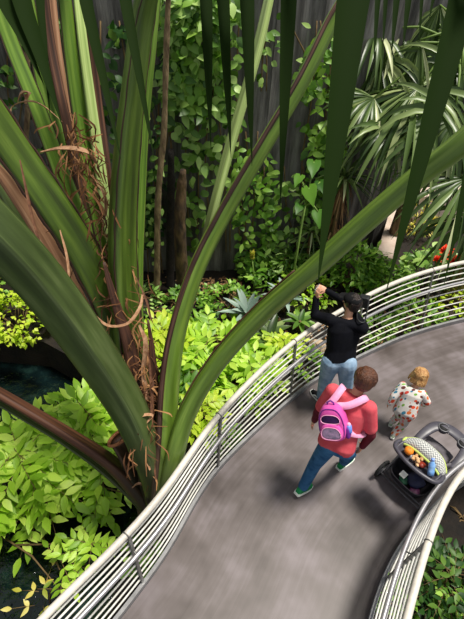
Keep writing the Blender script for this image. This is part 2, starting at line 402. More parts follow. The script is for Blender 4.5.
railing(INN, NI, TOP_I, -.09, 'curved cream and steel railing at lower right beside the stroller', (1.72, 1.64))

# ================================================================== BIG PALM
palm_base = deep(150, 470, 4.6); palm_base.z = -1.35
palm = empty('palm_tree', palm_base, 'huge palm with thick arching green stalks rising beside the walkway railing', 'palm')
# cross section: rounded keel below (negative y), shallow channel above
def keel(n=18, flat=.55, ch=.28):
    pr = []
    for k in range(n):
        t = 2 * math.pi * k / n; x, y = math.cos(t), math.sin(t)
        if y > 0: y = .22 + y * flat * .3 - ch * (1 - abs(x)) if abs(x) < .85 else y * flat
        else: y = y * .85
        pr.append((x, y))
    return pr
def stalk(pts, m, ref=(0, 0, 1), margin=True, mw=.09, mside=0, n=7, parent=None, dk=1.15, ch=.12, prof_=None):
    """pts: (px, py, distance, width in px). Real radii follow from the distance."""
    Q = cr(pts, n); P3 = [deep(q[0], q[1], q[2]) for q in Q]; R = [max(.004, q[3] * .5 * q[2] / FPX) for q in Q]
    o = MB().tube(P3, R, prof=prof_ or [(x, y * dk) for x, y in keel(ch=ch)], ref=ref).build('frond_stalk', m, parent or palm)
    if margin:
        mg = MB(); a = V3(ref)
        for sgn in (1, -1):
            pts_ = []
            for i, p in enumerate(P3):
                T = (P3[min(i + 1, len(P3) - 1)] - P3[max(i - 1, 0)]).normalized(); a_ = (V3(ref) - T * V3(ref).dot(T)).normalized(); b = T.cross(a_)
                wob = 1 + .05 * math.sin(i * 1.7 + sgn)
                pts_.append(p + b * (R[i] * sgn * 1.0 * wob) + a_ * (R[i] * .12))
            mg.tube(pts_, [r * (mw if sgn == mside or not mside else .05) for r in R], 6)
        mo = mg.build('dried_margin', M['dkrust'], o); mo['label'] = 'rust brown dried margin along the stalk'
    return o, P3
toc = (CP - deep(200, 300, 3)).normalized()
s_A, _ = stalk([(158, 512, 4.62, 18), (152, 470, 4.3, 28), (130, 412, 4.0, 37), (88, 345, 3.5, 45), (42, 283, 3.0, 50), (-6, 232, 2.6, 55), (-70, 170, 2.3, 58)], M['stalk2'], ref=-(toc + V3((.25, 0, .1))), margin=False, prof_=[(1, .1), (.9, -.05), (.5, -.42), (.12, -.72), (0, -.78), (-.12, -.72), (-.5, -.42), (-.9, -.05), (-1, .1), (-.6, .3), (0, .34), (.6, .3)])
s_B, _ = stalk([(156, 500, 4.75, 24), (142, 410, 4.5, 28), (120, 330, 4.2, 31), (88, 262, 3.8, 33), (52, 205, 3.4, 34), (14, 150, 3.1, 34), (-40, 70, 2.7, 36)], M['stalk'], ref=V3((.3, -.5, .8)))
stalk([(146, 440, 4.95, 16), (110, 375, 4.8, 20), (60, 290, 4.5, 20), (20, 215, 4.2, 18), (-20, 140, 3.9, 18)], M['stalk2'], ref=V3((.2, -.4, .9)))
so, _ = stalk([(144, 440, 4.9, 12), (100, 345, 4.5, 16), (52, 250, 4.1, 18), (10, 185, 3.8, 15), (-20, 150, 3.6, 12)], M['tan'], margin=False); so['label'] = 'tan dried stalk sheath'
s_C, P_C = stalk([(156, 500, 4.75, 26), (141, 410, 4.45, 29), (129, 330, 4.1, 32), (124, 250, 3.8, 32), (127, 170, 3.5, 30), (136, 80, 3.2, 27), (146, 10, 3.0, 27), (164, -50, 2.7, 27), (215, -95, 2.2, 26), (300, -105, 1.75, 20), (400, -95, 1.4, 16), (520, -70, 1.2, 12)], M['stalk'], ref=V3((.75, -.3, .3)), mw=.11, mside=1)
stalk([(152, 470, 4.9, 16), (143, 400, 4.8, 14), (138, 300, 4.4, 13), (141, 200, 4.0, 12), (145, 120, 3.7, 12), (153, 40, 3.4, 11), (160, -40, 3.2, 10)], M['stalk3'], ref=V3((.75, -.3, .3)))
s_D, P_D = stalk([(158, 512, 4.65, 24), (159, 470, 4.4, 31), (163, 400, 4.3, 32), (172, 335, 4.15, 28), (192, 270, 4.0, 26), (222, 210, 3.85, 25), (262, 142, 3.65, 24), (300, 78, 3.5, 23), (336, 8, 3.35, 22), (380, -50, 3.2, 15), (450, -75, 3.1, 10), (500, -70, 3.0, 8)], M['stalk4'], ref=V3((-.75, .2, .5)), mw=.2, mside=1)
s_E, P_E = stalk([(159, 512, 4.62, 22), (168, 468, 4.35, 28), (182, 415, 4.2, 28), (212, 363, 4.0, 27), (258, 312, 3.75, 28), (312, 265, 3.4, 29), (367, 215, 3.1, 31), (415, 174, 2.85, 32), (464, 135, 2.6, 34), (530, 70, 2.4, 28), (600, -10, 2.2, 24)], M['stalk4'], ref=V3((-.6, .3, .7)), margin=False)
mo = MB().tube([p + V3((-.02, .03, .055)) for p in P_E[:34]], .008, 6).build('dried_margin', M['rust'], s_E)
so, _ = stalk([(196, 275, 5.6, 9), (212, 210, 5.3, 12), (232, 135, 5.0, 13), (255, 55, 4.7, 13), (270, -10, 4.5, 12), (280, -50, 4.4, 11)], M['pale'], ref=V3((-.6, -.2, .6)), margin=False); so['label'] = 'pale yellow green young frond stalk'
# join of the young stalk down to the crown
stalk([(160, 450, 5.0, 10), (170, 380, 5.6, 9), (184, 320, 5.7, 9), (196, 275, 5.6, 9)], M['pale'], margin=False)
s_G, P_G = stalk([(146, 440, 4.8, 18), (128, 350, 4.5, 20), (106, 250, 4.2, 18), (90, 175, 3.95, 17), (76, 90, 3.7, 16), (66, 10, 3.5, 14), (62, -40, 3.3, 13), (80, -80, 3.0, 11), (130, -95, 2.7, 8)], M['stalk3'], ref=V3((.6, -.5, .5)))
so, _ = stalk([(140, 400, 4.7, 9), (120, 290, 4.3, 10), (106, 205, 4.0, 12), (95, 130, 3.8, 11), (84, 50, 3.6, 10), (77, -10, 3.5, 9)], M['pale'], margin=False, ref=V3((.6, -.5, .5))); so['label'] = 'pale cream green splitting stalk'
stalk([(138, 400, 4.8, 8), (118, 270, 4.4, 9), (108, 180, 4.1, 9), (98, 100, 3.9, 8), (86, 0, 3.6, 7)], M['rust'], margin=False)
stalk([(138, 400, 4.8, 14), (105, 280, 4.5, 16), (68, 190, 4.2, 17), (38, 110, 3.9, 16), (10, 40, 3.7, 15), (-14, -30, 3.5, 14)], M['stalk3'], ref=V3((.4, -.5, .6)))
stalk([(135, 380, 4.9, 12), (92, 240, 4.6, 14), (62, 150, 4.3, 16), (40, 70, 4.1, 13), (28, 0, 3.9, 12), (20, -40, 3.8, 10)], M['stalk3'], ref=V3((.4, -.5, .6)))
stalk([(128, 380, 4.8, 10), (92, 230, 4.4, 12), (66, 120, 4.1, 10), (50, 40, 3.9, 9), (42, -30, 3.7, 8)], M['rust'], margin=False)
stalk([(124, 340, 4.9, 12), (96, 230, 4.6, 16), (70, 140, 4.4, 16), (56, 60, 4.1, 14), (48, -20, 3.9, 12)], M['tan'], margin=False)
stalk([(160, 520, 4.85, 18), (142, 492, 4.75, 24), (112, 462, 4.6, 19), (70, 434, 4.45, 16), (20, 404, 4.3, 14), (-40, 370, 4.1, 13)], M['rust'], margin=False, ref=V3((.2, .4, .8)))
stalk([(158, 525, 4.9, 10), (138, 500, 4.85, 12), (104, 470, 4.72, 9), (64, 442, 4.56, 7), (14, 412, 4.4, 6), (-40, 380, 4.2, 6)], M['stalk2'], margin=False)
# cut stump of an old stalk (the curled ring) and lower sheath
P3 = [deep(150, 490, 4.75), deep(138, 465, 4.65), deep(128, 448, 4.55), deep(121, 438, 4.48)]
o = MB().tube(P3, [.15, .15, .13, .12], prof=keel(ch=.5)).build('old_stalk_stump', M['rust'], palm); o['label'] = 'cut brown stump of an old stalk'
mb = MB(); c = P3[-1]
ax = (P3[-1] - P3[-2]).normalized(); e1 = ax.orthogonal().normalized(); e2 = ax.cross(e1)
mb.tube([c + e1 * (.13 * math.cos(t)) + e2 * (.085 * math.sin(t)) + ax * .02 for t in [i * .33 for i in range(19)]], .018, 6)
M['rim'] = mat('cut_rim', (132, 78, 44), .7, c2=(176, 116, 72), scale=30); mb.build('stump_rim', M['rim'], o)
# trunk down into the pool
tb = palm_base
pts = [tb, tb + V3((0, 0, .5)), tb + V3((.0, 0, 1.0)), tb + V3((0, 0, 1.5)), tb + V3((-.01, .02, 1.8)), tb + V3((-.03, .05, 2.1))]
MB().tube(cr([tuple(p) for p in pts], 4), [.22, .22, .21, .21, .21, .21, .21, .21, .21, .21, .21, .20, .20, .19, .18, .16, .14, .12, .10, .08, .06][:21], 14).build('trunk', M['bark2'], palm)
# brown fibre strands caught between the stalks
mb = MB()
core = [(148, 455, 4.45), (140, 400, 4.35), (130, 340, 4.2), (112, 270, 4.0), (98, 215, 3.9), (84, 165, 3.75), (72, 130, 3.7)]
cc = cr(core, 8)
for k in range(420):
    q = random.choice(cc); s_ = 10 if q[1] > 300 else 17
    x, y, Z = q[0] + random.gauss(0, s_ * .75), q[1] + rnd(-25, 25), q[2] - rnd(.0, .22)
    if k % 5 == 0: x, y, Z = rnd(126, 156), rnd(330, 455), rnd(4.0, 4.25)
    L = rnd(10, 34); an = rnd(.9, 1.9) + (random.random() < .35) * rnd(-1.3, 1.3); b = rnd(-9, 9)
    p0 = deep(x, y, Z); p1 = deep(x + math.cos(an) * L * .5 + b, y + math.sin(an) * L * .5, Z - .03); p2 = deep(x + math.cos(an) * L, y + math.sin(an) * L, Z + rnd(-.05, .08))
    P_ = [V3(v) for v in cr([tuple(p0), tuple(p1), tuple(p2)], 3)]; wv = rnd(.006, .02)
    mb.blade(P_, [wv * (1 - abs(i / 3 - 1) * .6) for i in range(7)], (CP - p0) + rv(2), fold=.3)
tag(mb.build('trunk_fibre', M['fibre'], palm), kind='stuff', label='curling brown fibre strands around the crown')
M['strip'] = mat('dry_strip', (150, 104, 72), .7, c2=(198, 156, 120), scale=30); M['strip2'] = mat('dry_strip_dark', (92, 56, 38), .7, c2=(136, 92, 64), scale=30)
def strap(pts, wd, m=None, lab='dry curled sheath strip'):
    Q = cr(pts, 6); P_ = [deep(*q[:3]) for q in Q]; n = len(P_)
    o = MB().blade(P_, [wd * (.35 + .65 * math.sin(math.pi * (i + .5) / n)) for i in range(n)], UP - FW * .8, fold=.5).build('dried_strip', M['strip2'] if m else M['strip'], palm); o['label'] = lab
strap([(40, 153, 3.55), (62, 150, 3.5), (85, 153, 3.5), (96, 164, 3.6)], .085, lab='wide curled dry strip across the upper stalks')
strap([(10, 118, 3.3), (14, 106, 3.28), (30, 102, 3.25), (44, 107, 3.3), (62, 122, 3.4)], .035)
strap([(18, 102, 3.3), (22, 94, 3.28), (28, 94, 3.3), (26, 104, 3.3)], .05)
strap([(91, 312, 3.75), (108, 326, 3.7), (128, 324, 3.68), (140, 308, 3.75), (143, 292, 3.85)], .035)
strap([(150, 470, 4.15), (140, 440, 4.1), (131, 400, 4.0), (124, 360, 3.9)], .04)
strap([(156, 480, 4.2), (152, 440, 4.15), (152, 390, 4.1), (148, 350, 4.0)], .03, M['rust'])
stalk([(156, 500, 4.5, 20), (149, 450, 4.36, 20), (141, 400, 4.22, 17), (129, 345, 4.0, 13), (113, 295, 3.8, 8), (104, 262, 3.7, 3)], M['rust'], margin=False)
stalk([(158, 505, 4.5, 14), (156, 450, 4.4, 14), (155, 400, 4.3, 11), (152, 350, 4.1, 6), (148, 320, 4.0, 2)], M['rust'], margin=False)
strap([(139, 325, 3.9), (146, 345, 3.95), (144, 375, 4.05), (147, 400, 4.1)], .05)
strap([(135, 276, 3.8), (146, 300, 3.85), (152, 322, 3.95), (162, 334, 4.1)], .02, M['rust'])
strap([(92, 175, 3.7), (104, 195, 3.75), (106, 215, 3.8), (98, 225, 3.8)], .03)
strap([(133, 423, 4.0), (142, 416, 4.0), (152, 416, 4.05), (146, 424, 4.05)], .035)
strap([(138, 400, 4.0), (128, 410, 3.95), (118, 408, 4.0)], .03)
strap([(132, 488, 4.5), (140, 484, 4.45), (152, 492, 4.5)], .03)
strap([(95, 385, 3.9), (106, 375, 3.85), (116, 368, 3.9)], .02, M['rust'])
strap([(60, 230, 3.4), (68, 262, 3.45), (70, 300, 3.5)], .02)
strap([(20, 160, 3.0), (32, 215, 3.1), (44, 258, 3.2)], .02, M['rust'])
# hanging leaflets: each falls from the stalk above it
def hang(par, P_, px, py_tip, pxt, w_px, Z, dz=0, m=None):
    tipp = deep(pxt, py_tip, Z)
    top_dir = deep(px, -8, Z)
    root = min(P_, key=lambda p: (p - deep(px, -85, Z)).length)
    wd = w_px * Z / FPX
    pts = [tuple(root), tuple(top_dir + (root - top_dir) * .35), tuple(top_dir), tuple(top_dir.lerp(tipp, .5)), tuple(tipp)]
    Q = [V3(v) for v in cr(pts, 5)]; n = len(Q)
    prof_ = [.35 + .65 * min(1, i / (n * .4)) if i < n * .45 else max(.02, 1 - ((i / (n - 1) - .45) / .55) ** 1.5) for i in range(n)]
    MB().blade(Q, [wd * q for q in prof_], (CP - tipp) + V3((.6, 0, 0)), fold=.35).build('leaflet', m or M['hang'], par)
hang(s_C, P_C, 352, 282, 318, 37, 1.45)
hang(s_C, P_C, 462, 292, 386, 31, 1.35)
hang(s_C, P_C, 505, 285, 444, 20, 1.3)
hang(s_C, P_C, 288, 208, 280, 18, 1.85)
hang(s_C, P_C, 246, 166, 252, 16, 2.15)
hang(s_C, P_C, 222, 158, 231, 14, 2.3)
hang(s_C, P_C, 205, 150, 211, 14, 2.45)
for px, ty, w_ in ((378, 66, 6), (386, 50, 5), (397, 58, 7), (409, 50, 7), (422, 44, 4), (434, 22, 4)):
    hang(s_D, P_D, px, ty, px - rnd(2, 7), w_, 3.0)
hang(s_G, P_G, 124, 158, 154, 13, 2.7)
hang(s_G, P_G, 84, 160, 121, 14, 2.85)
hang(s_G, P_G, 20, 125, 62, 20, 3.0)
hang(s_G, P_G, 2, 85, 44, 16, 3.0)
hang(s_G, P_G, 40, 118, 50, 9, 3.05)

# ================================================================== PLANTS
def shrub(name, px, py, z, R, H, n, LL, LW, m, label, cat='shrub', pairs=3, blen=None, base=None, up=.6, hi=True, simple=False, group=None):
    c = at(px, py, z); g = base if base is not None else -.7
    root = empty(name, (c.x, c.y, g), label, cat, group)
    lf = MB(); st = MB(); blen = blen or LL * 2.4
    for k in range(n):
        u = rnd(0, 2 * math.pi); ph = math.acos(rnd(.0, 1)); rr = rnd(.55, 1) ** .7
        o = V3((math.cos(u) * math.sin(ph) * R * rr, math.sin(u) * math.sin(ph) * R * rr, math.cos(ph) * H * rr - H * .45))
        p = c + o; out = V3((math.cos(u), math.sin(u), rnd(-.1, up)))
        if simple:
            for q in range(5):
                pp = p + rv(LL * .7); d = (out + rv(.9)).normalized()
                lf.leaf(pp, d, V3((0, 0, 1)) + rv(.5), LL * rnd(.7, 1.15), LW * rnd(.8, 1.1), hi=hi)
        else:
            d = (out + rv(.35)).normalized(); nn = (V3((0, 0, 1)) - V3((0, .25, 0)) + rv(.25))
            nn = (nn - d * nn.dot(d)).normalized(); sd = d.cross(nn); b0 = p - d * blen * .5; ln = blen * rnd(.75, 1.1); dr = rnd(.1, .4)
            def rc(t): return b0 + d * (ln * t) - V3((0, 0, 1)) * (dr * ln * t * t)
            st.tube([rc(0), rc(.5), rc(1)], [.005, .004, .003], 4)
            for q in range(pairs):
                t = .25 + .7 * q / pairs; s0 = .75 + .3 * math.sin(math.pi * (q + 1) / (pairs + 1))
                for sg in (-1, 1): lf.leaf(rc(t), d * .75 + sd * sg + rv(.12), nn + rv(.2), LL * s0 * rnd(.85, 1.1), LW * s0, hi=hi)
            lf.leaf(rc(1), d, nn + rv(.2), LL * 1.05, LW * 1.05, hi=hi)
        if k % 6 == 0:
            gg = V3((c.x + o.x * .15, c.y + o.y * .15, g)); st.tube([gg, gg.lerp(p, .5) + rv(.05) + V3((0, 0, .05)), p], [.014, .010, .004], 5)
    lf.build('foliage', m, root); st.build('stems', M['stem'], root)
    return root
# big lime compound-leaved shrubs over the pool (left)
shrub('lime_shrub', 22, 462, -.45, .80, .5, 90, .235, .10, M['lime'], 'lime green shrub with long paired leaves at the left frame edge', base=-1.35)
shrub('lime_shrub', 92, 425, -.30, .60, .55, 70, .235, .10, M['lime'], 'lime green shrub with paired leaves tucked under the biggest stalk', base=-1.35)
shrub('lime_shrub', 100, 480, -.65, .42, .4, 26, .21, .095, M['lime'], 'lime green shrub left of the palm base, below the rusty stalk', base=-1.35)
shrub('lime_shrub', 35, 500, -.75, .35, .25, 10, .2, .09, M['lime'], 'thin lime green shrub over dark water, lower left', base=-1.35)
shrub('lime_shrub', 92, 545, -.55, .22, .2, 9, .14, .065, M['lime'], 'small lime spray of leaves beside the lowest railing post', base=-1.35, pairs=3)
shrub('lime_shrub', 62, 560, -.65, .26, .12, 6, .13, .06, M['lime'], 'lime leaf spray hanging over the pool at lower left', base=-1.35, pairs=3)
shrub('yellow_seedling', 40, 592, -.9, .3, .2, 5, .11, .05, M['var'], 'few yellowing leaves on bare twigs at the lower left corner', cat='plant', base=-1.35, pairs=1)
shrub('round_leaf_shrub', 14, 312, -.25, .62, .45, 130, .105, .075, M['yellow'], 'bright yellow green small-leaved shrub at left behind the palm stalks', base=-.7, simple=True, hi=False)
shrub('round_leaf_shrub', -20, 285, -.2, .8, .6, 70, .105, .075, M['mid'], 'mid green small-leaved shrub at the far left edge', base=-.7, simple=True, hi=False)
# middle bed between palm and railing
shrub('lime_shrub', 215, 345, -.35, .62, .5, 80, .215, .095, M['lime'], 'lime green leafy shrub between the two right-hand palm stalks')
shrub('lime_shrub', 165, 335, -.30, .45, .4, 40, .2, .09, M['yellow'], 'yellow green shrub peeping between the upright palm stalks')
shrub('lime_shrub', 250, 375, -.40, .42, .4, 44, .2, .09, M['lime'], 'lime green shrub against the railing under the arching stalk')
shrub('lime_shrub', 200, 410, -.35, .34, .4, 36, .15, .07, M['yellow'], 'brightest yellow lime shrub between palm crown and railing post')
shrub('lime_shrub', 190, 380, -.5, .45, .4, 44, .21, .09, M['mid'], 'mid green shrub behind the brightest lime plant')
shrub('lime_shrub', 285, 345, -.35, .3, .35, 26, .14, .07, M['yellow'], 'yellow green tuft behind the railing left of the person in black')
shrub('bedding_plant', 185, 305, -.5, .55, .3, 60, .13, .075, M['mid'], 'low green bedding plant at the foot of the mossy stump', cat='plant', simple=True, hi=False)
shrub('bedding_plant', 230, 300, -.5, .55, .25, 60, .11, .075, M['mid'], 'low green bedding plant at the foot of the grey wall', cat='plant', simple=True, hi=False)
shrub('bedding_plant', 268, 262, -.35, .6, .5, 110, .12, .075, M['mid'], 'leafy green plant below the wall behind the flower spike', cat='plant', simple=True, hi=False)
shrub('bedding_plant', 305, 285, -.35, .55, .45, 80, .12, .07, M['lime'], 'green plant left of the phone between stalk and railing', cat='plant', simple=True, hi=False)
shrub('laurel_bush', 355, 262, -.0, .6, .5, 130, .17, .07, M['mid'], 'glossy green laurel bush directly behind the person in black', cat='bush', simple=True)
shrub('laurel_bush', 388, 278, -.05, .5, .4, 90, .17, .07, M['mid'], 'green laurel bush below the pale ledge behind the railing', cat='bush', simple=True)
shrub('broadleaf_bush', 430, 268, -.15, .5, .4, 34, .2, .16, M['vine'], 'broad-leaved green bush under the red flowers', cat='bush', simple=True)
shrub('variegated_bush', 420, 215, -.2, .5, .7, 70, .12, .05, M['var'], 'yellow variegated bush right of the pale ledge', cat='bush', simple=True, hi=False)
shrub('laurel_bush', 420, 318, -.45, .6, .3, 60, .13, .065, M['mid'], 'green bush seen through the far railing at right', cat='bush', simple=True)
shrub('laurel_bush', 458, 300, -.45, .5, .3, 40, .13, .065, M['yellow'], 'yellow green bush seen through the far railing at the right edge', cat='bush', simple=True)
shrub('laurel_bush', 375, 330, -.5, .45, .3, 40, .13, .06, M['vine'], 'dark green bush seen through the bars right of the person in black', cat='bush', simple=True)
shrub('bedding_plant', 305, 360, -.55, .35, .25, 26, .12, .06, M['mid'], 'low plant seen through the bars at the left leg of the person in black', cat='plant', simple=True)
shrub('bedding_plant', 225, 440, -.5, .22, .2, 20, .12, .06, M['mid'], 'low green plant glimpsed through the bars by the middle post', cat='plant', simple=True)
shrub('bedding_plant', 150, 560, -.6, .25, .2, 18, .12, .06, M['mid'], 'low green plant glimpsed through the lowest bars', cat='plant', simple=True)
shrub('fern_clump', 328, 250, -.1, .5, .5, 60, .16, .04, M['darkleaf'], 'dark ferny clump under the yucca left of the pale ledge', cat='fern', simple=True)
shrub('fern_clump', 290, 262, -.2, .4, .4, 40, .15, .05, M['vine'], 'green ferny clump below the low vine', cat='fern', simple=True)
shrub('fern_clump', 130, 300, -.5, .6, .3, 50, .14, .06, M['vine'], 'shaded ferny clump at the foot of the slender trunk', cat='fern', simple=True)
# right-hand bed under the inner railing
shrub('dark_shrub', 448, 580, -.5, .5, .4, 60, .12, .06, M['darkleaf'], 'dark green leafy shrub at the lower right corner', pairs=2)
shrub('dark_shrub', 462, 600, -.6, .4, .3, 40, .10, .05, M['mid'], 'mid green shrub at the very corner of the lower right', pairs=2)
shrub('dark_shrub', 425, 612, -.8, .3, .3, 26, .10, .05, M['darkleaf'], 'dark shrub right beneath the nearest cream rail', pairs=2)
shrub('dark_shrub', 460, 525, -.85, .4, .25, 34, .10, .05, M['darkleaf'], 'dark low shrub below the right-hand railing', pairs=2)
shrub('dark_shrub', 395, 600, -.6, .25, .2, 16, .11, .06, M['mid'], 'green plant glimpsed through the inner railing bars', simple=True)

# climbing vines on the back wall
def wall_pt(px, py, off):
    d = ray(px, py); best = None
    for (x0, y0), (x1, y1) in zip(WL, WL[1:]):
        n = V3((y1 - y0, -(x1 - x0), 0)).normalized(); den = d.dot(n)
        if abs(den) < 1e-6: continue
        t = (V3((x0, y0, 0)) - CP).dot(n) / den; p = CP + d * t
        if t > 0 and min(x0, x1) - .01 <= p.x <= max(x0, x1) + .01: best = p + n * off
    return best
def inside(x, y, P):
    c = False; j = len(P) - 1
    for i in range(len(P)):
        if (P[i][1] > y) != (P[j][1] > y) and x < (P[j][0] - P[i][0]) * (y - P[i][1]) / (P[j][1] - P[i][1]) + P[i][0]: c = not c
        j = i
    return c
def vine(poly, n, L, W, m, label, off=(.03, .45), clump=0):
    xs = [p[0] for p in poly]; ys = [p[1] for p in poly]; bx = sum(xs) / len(xs)
    b = wall_pt(max(-200, bx), min(300, max(ys)), .12)
    root = empty('climbing_vine', (b.x, b.y, -.7), label, 'vine')
    lf = MB(); k = 0; st = MB(); seeds = []
    while k < n:
        x, y = rnd(min(xs), max(xs)), rnd(min(ys), max(ys))
        if clump and seeds and random.random() < clump:
            s_ = random.choice(seeds); x, y = s_[0] + random.gauss(0, 7), s_[1] + random.gauss(0, 8)
        if not inside(x, y, poly): continue
        if not clump or random.random() < .25 or not seeds: seeds.append((x, y))
        p = wall_pt(x, y, rnd(*off)); k += 1
        if p is None: continue
        d = V3((rnd(-1, 1), rnd(-.6, .1), rnd(-1, .35)))
        lf.leaf(p, d, V3((rnd(-.5, .5), -.9, .75)) + rv(.3), L * rnd(.6, 1.15), W * rnd(.75, 1.15), fold=.15, droop=.25)
    for q in range(max(3, n // 90)):
        x = rnd(min(xs), max(xs)); pp = [wall_pt(x + rnd(-8, 8), max(ys) - (max(ys) - min(ys)) * t, .07) for t in (0, .33, .66, 1)]
        if all(pp): st.tube(cr([tuple(p) for p in pp], 4), .012, 5)
    lf.build('foliage', m, root)
    if st.V: st.build('stems', M['stem'], root)
vine([(160, -10), (242, -10), (240, 60), (236, 140), (228, 200), (205, 240), (188, 250), (170, 190), (162, 90)], 720, .22, .13, M['vine'], 'dense climbing vine on the wall between the two largest right stalks', clump=.5)
vine([(172, -10), (215, -10), (222, 60), (205, 110), (175, 100)], 240, .22, .13, M['mid'], 'brighter green climbing vine high on the wall at top centre')
vine([(232, 150), (262, 130), (275, 180), (270, 240), (262, 282), (240, 286), (234, 220)], 320, .18, .10, M['mid'], 'green vine strip on the wall right of the pale stalk', clump=.4)
vine([(298, 40), (335, 20), (342, 110), (335, 180), (322, 235), (305, 225), (300, 130)], 300, .2, .11, M['mid'], 'climbing vine left of the fan palms, behind the widest hanging leaflet', clump=.5)
vine([(262, 175), (305, 165), (312, 235), (300, 290), (262, 290)], 260, .19, .1, M['vine'], 'low vine at the wall foot left of the strappy plant', clump=.4)
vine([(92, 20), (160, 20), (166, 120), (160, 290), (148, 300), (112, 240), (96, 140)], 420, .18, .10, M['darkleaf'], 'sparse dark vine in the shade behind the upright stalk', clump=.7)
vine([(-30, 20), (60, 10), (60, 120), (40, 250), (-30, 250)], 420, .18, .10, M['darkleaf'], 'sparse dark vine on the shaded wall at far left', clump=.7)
vine([(226, -10), (300, -10), (300, 60), (270, 90), (232, 60)], 40, .16, .09, M['vine'], 'few vine leaves high on the bare grey wall', clump=.6)
vine([(148, 110), (160, 100), (164, 200), (160, 260), (150, 250)], 60, .14, .09, M['vine'], 'thin vine leaves beside the slender trunk', off=(.4, .6))
# elephant ear leaves on the wall
M['philo'] = leaf_mat('philodendron_leaf', [(0, (44, 84, 28)), (.6, (74, 118, 38)), (1, (106, 150, 52))], rough=.4, spec=.2)
def bigleaf(lf, p, d, n, L, W):
    p = V3(p); d = V3(d).normalized(); n = V3(n); n = (n - d * n.dot(d)).normalized(); sd = d.cross(n); ts = [(-.22, .45), (-.1, .85), (.05, 1), (.25, .95), (.5, .7), (.75, .38), (1, .02)]
    V = []
    for i, (t, q) in enumerate(ts):
        c = p + d * (L * t) - n * (.2 * L * t * t); h = W * .5 * q; cc_ = p if i < 2 else c
        wv = .06 * W * (1 if i % 2 else -1)
        V += [c - sd * h + n * (.12 * h + wv), c - sd * h * .5 + n * .1 * h, cc_, c + sd * h * .5 + n * .1 * h, c + sd * h + n * (.12 * h + wv)]
    F = [(i * 5 + k, i * 5 + k + 1, i * 5 + k + 6, i * 5 + k + 5) for i in range(6) for k in range(4)]
    lf.add(V, F)
def elephant(px0, py0, lst, label, Z=6.9):
    b = deep(px0, py0, Z); root = empty('philodendron', (b.x, b.y, -.7), label, 'plant'); st = MB(); lf = MB()
    for (x, y, dx, dy, L) in lst:
        p = deep(x, y, Z - rnd(0, .3)); q = deep(x + dx, y + dy, Z - .4)
        bigleaf(lf, p, q - p, (CP - p).normalized() + V3((rnd(-.3, .3), 0, .4)), L, L * .75)
        st.tube([b, b.lerp(p, .5) + V3((0, -.05, .1)), p], .012, 5)
    st.tube([(b.x, b.y, -.7), b], .02, 6); st.build('stems', M['gstem'], root); lf.build('foliage', M['philo'], root)
elephant(305, 205, [(314, 162, -2, 20, .30), (309, 188, 4, 18, .32), (300, 176, -8, 14, .22), (320, 182, 8, 22, .24), (318, 212, 2, 20, .26), (300, 205, -6, 14, .2)], 'philodendron with wavy heart-shaped leaves on the wall above the person in black')
# flower spike
p0 = at(254, 292, -.7); root = empty('flower_spike_plant', p0, 'pale green flower spike on a tall stem left of centre', 'plant')
p1 = deep(252, 258, (p0 - CP).dot(FW) * .96)
MB().tube([p0, p0.lerp(p1, .5) + V3((.02, 0, 0)), p1], .014, 6).build('stem', M['gstem'], root)
mb = MB()
for k in range(26):
    a = k * 2.4; mb.leaf(p1 + V3((0, 0, .16 * k / 26 - .04)), (math.cos(a), math.sin(a), .9), (math.cos(a), math.sin(a), -.3), .09, .05, hi=False)
mb.build('flower_head', M['var'], root)
mb = MB()
for k in range(9):
    a = k * .8; mb.leaf(p0 + V3((0, 0, .1 + .05 * k)), (math.cos(a), math.sin(a), .5), (0, 0, 1), .26, .1)
mb.build('foliage', M['mid'], root)
# silver agaves
def rosette(name, px, py, z, n, L, W, m, label, el=(.2, 1.1), droop=.2, cat='agave', g=-.7):
    c = at(px, py, z); root = empty(name, (c.x, c.y, g), label, cat); lf = MB()
    for k in range(n):
        a = k * 2.399; e = el[0] + (el[1] - el[0]) * (k / n); d = V3((math.cos(a) * math.cos(e), math.sin(a) * math.cos(e), math.sin(e)))
        l = L * rnd(.8, 1.1); P_ = [c + d * (l * t) - V3((0, 0, 1)) * (droop * l * t * t) for t in (0, .2, .4, .6, .8, 1)]
        lf.blade(P_, [W * q for q in (.7, 1, 1, .85, .55, .03)], V3((0, 0, 1)) - d * .5, fold=.5)
    lf.build('foliage', m, root); MB().tube([(c.x, c.y, g), c + V3((0, 0, .02))], [.05, .04], 8).build('stem', M['stem'], root)
rosette('agave', 247, 315, -.40, 18, .58, .11, M['silver'], 'silver grey agave left of the arching stalk')
rosette('agave', 285, 298, -.35, 16, .5, .10, M['silver'], 'silver grey agave behind the arching stalk')
rosette('agave', 270, 335, -.5, 12, .5, .14, M['fan'], 'grey green broad agave under the arching stalk', el=(.1, .7))
rosette('agave', 300, 322, -.5, 12, .36, .10, M['vine'], 'dark green rosette plant next to the railing behind the stalk', el=(.1, .7))
rosette('yucca', 345, 178, 1.55, 46, .75, .055, M['fan'], 'strappy yucca on a shaggy trunk behind the long stalk', el=(-.3, 1.2), droop=.45, cat='yucca')
rosette('yucca', 312, 232, .35, 34, .6, .035, M['fan'], 'grassy yucca clump left of the widest hanging leaflet tip', el=(-.3, 1.0), droop=.5, cat='yucca')
c = at(345, 178, 1.5)
o = MB().tube([(c.x, c.y, -.7), (c.x + .02, c.y, .4), (c.x, c.y, 1.5)], [.09, .1, .13], 10).build('shaggy_trunk', M['bark2'], bpy.data.objects['yucca'])
mb = MB()
for k in range(90):
    a = rnd(0, 6.28); z = rnd(.4, 1.45); p = V3((c.x + .11 * math.cos(a), c.y + .11 * math.sin(a), z)); d = V3((math.cos(a) * .5, math.sin(a) * .5, -1))
    mb.blade([p, p + d * .15, p + d * .35 - V3((0, 0, .1))], [.03, .025, .004], (math.cos(a), math.sin(a), 0))
mb.build('dead_leaves', M['dry'], bpy.data.objects['yucca'])
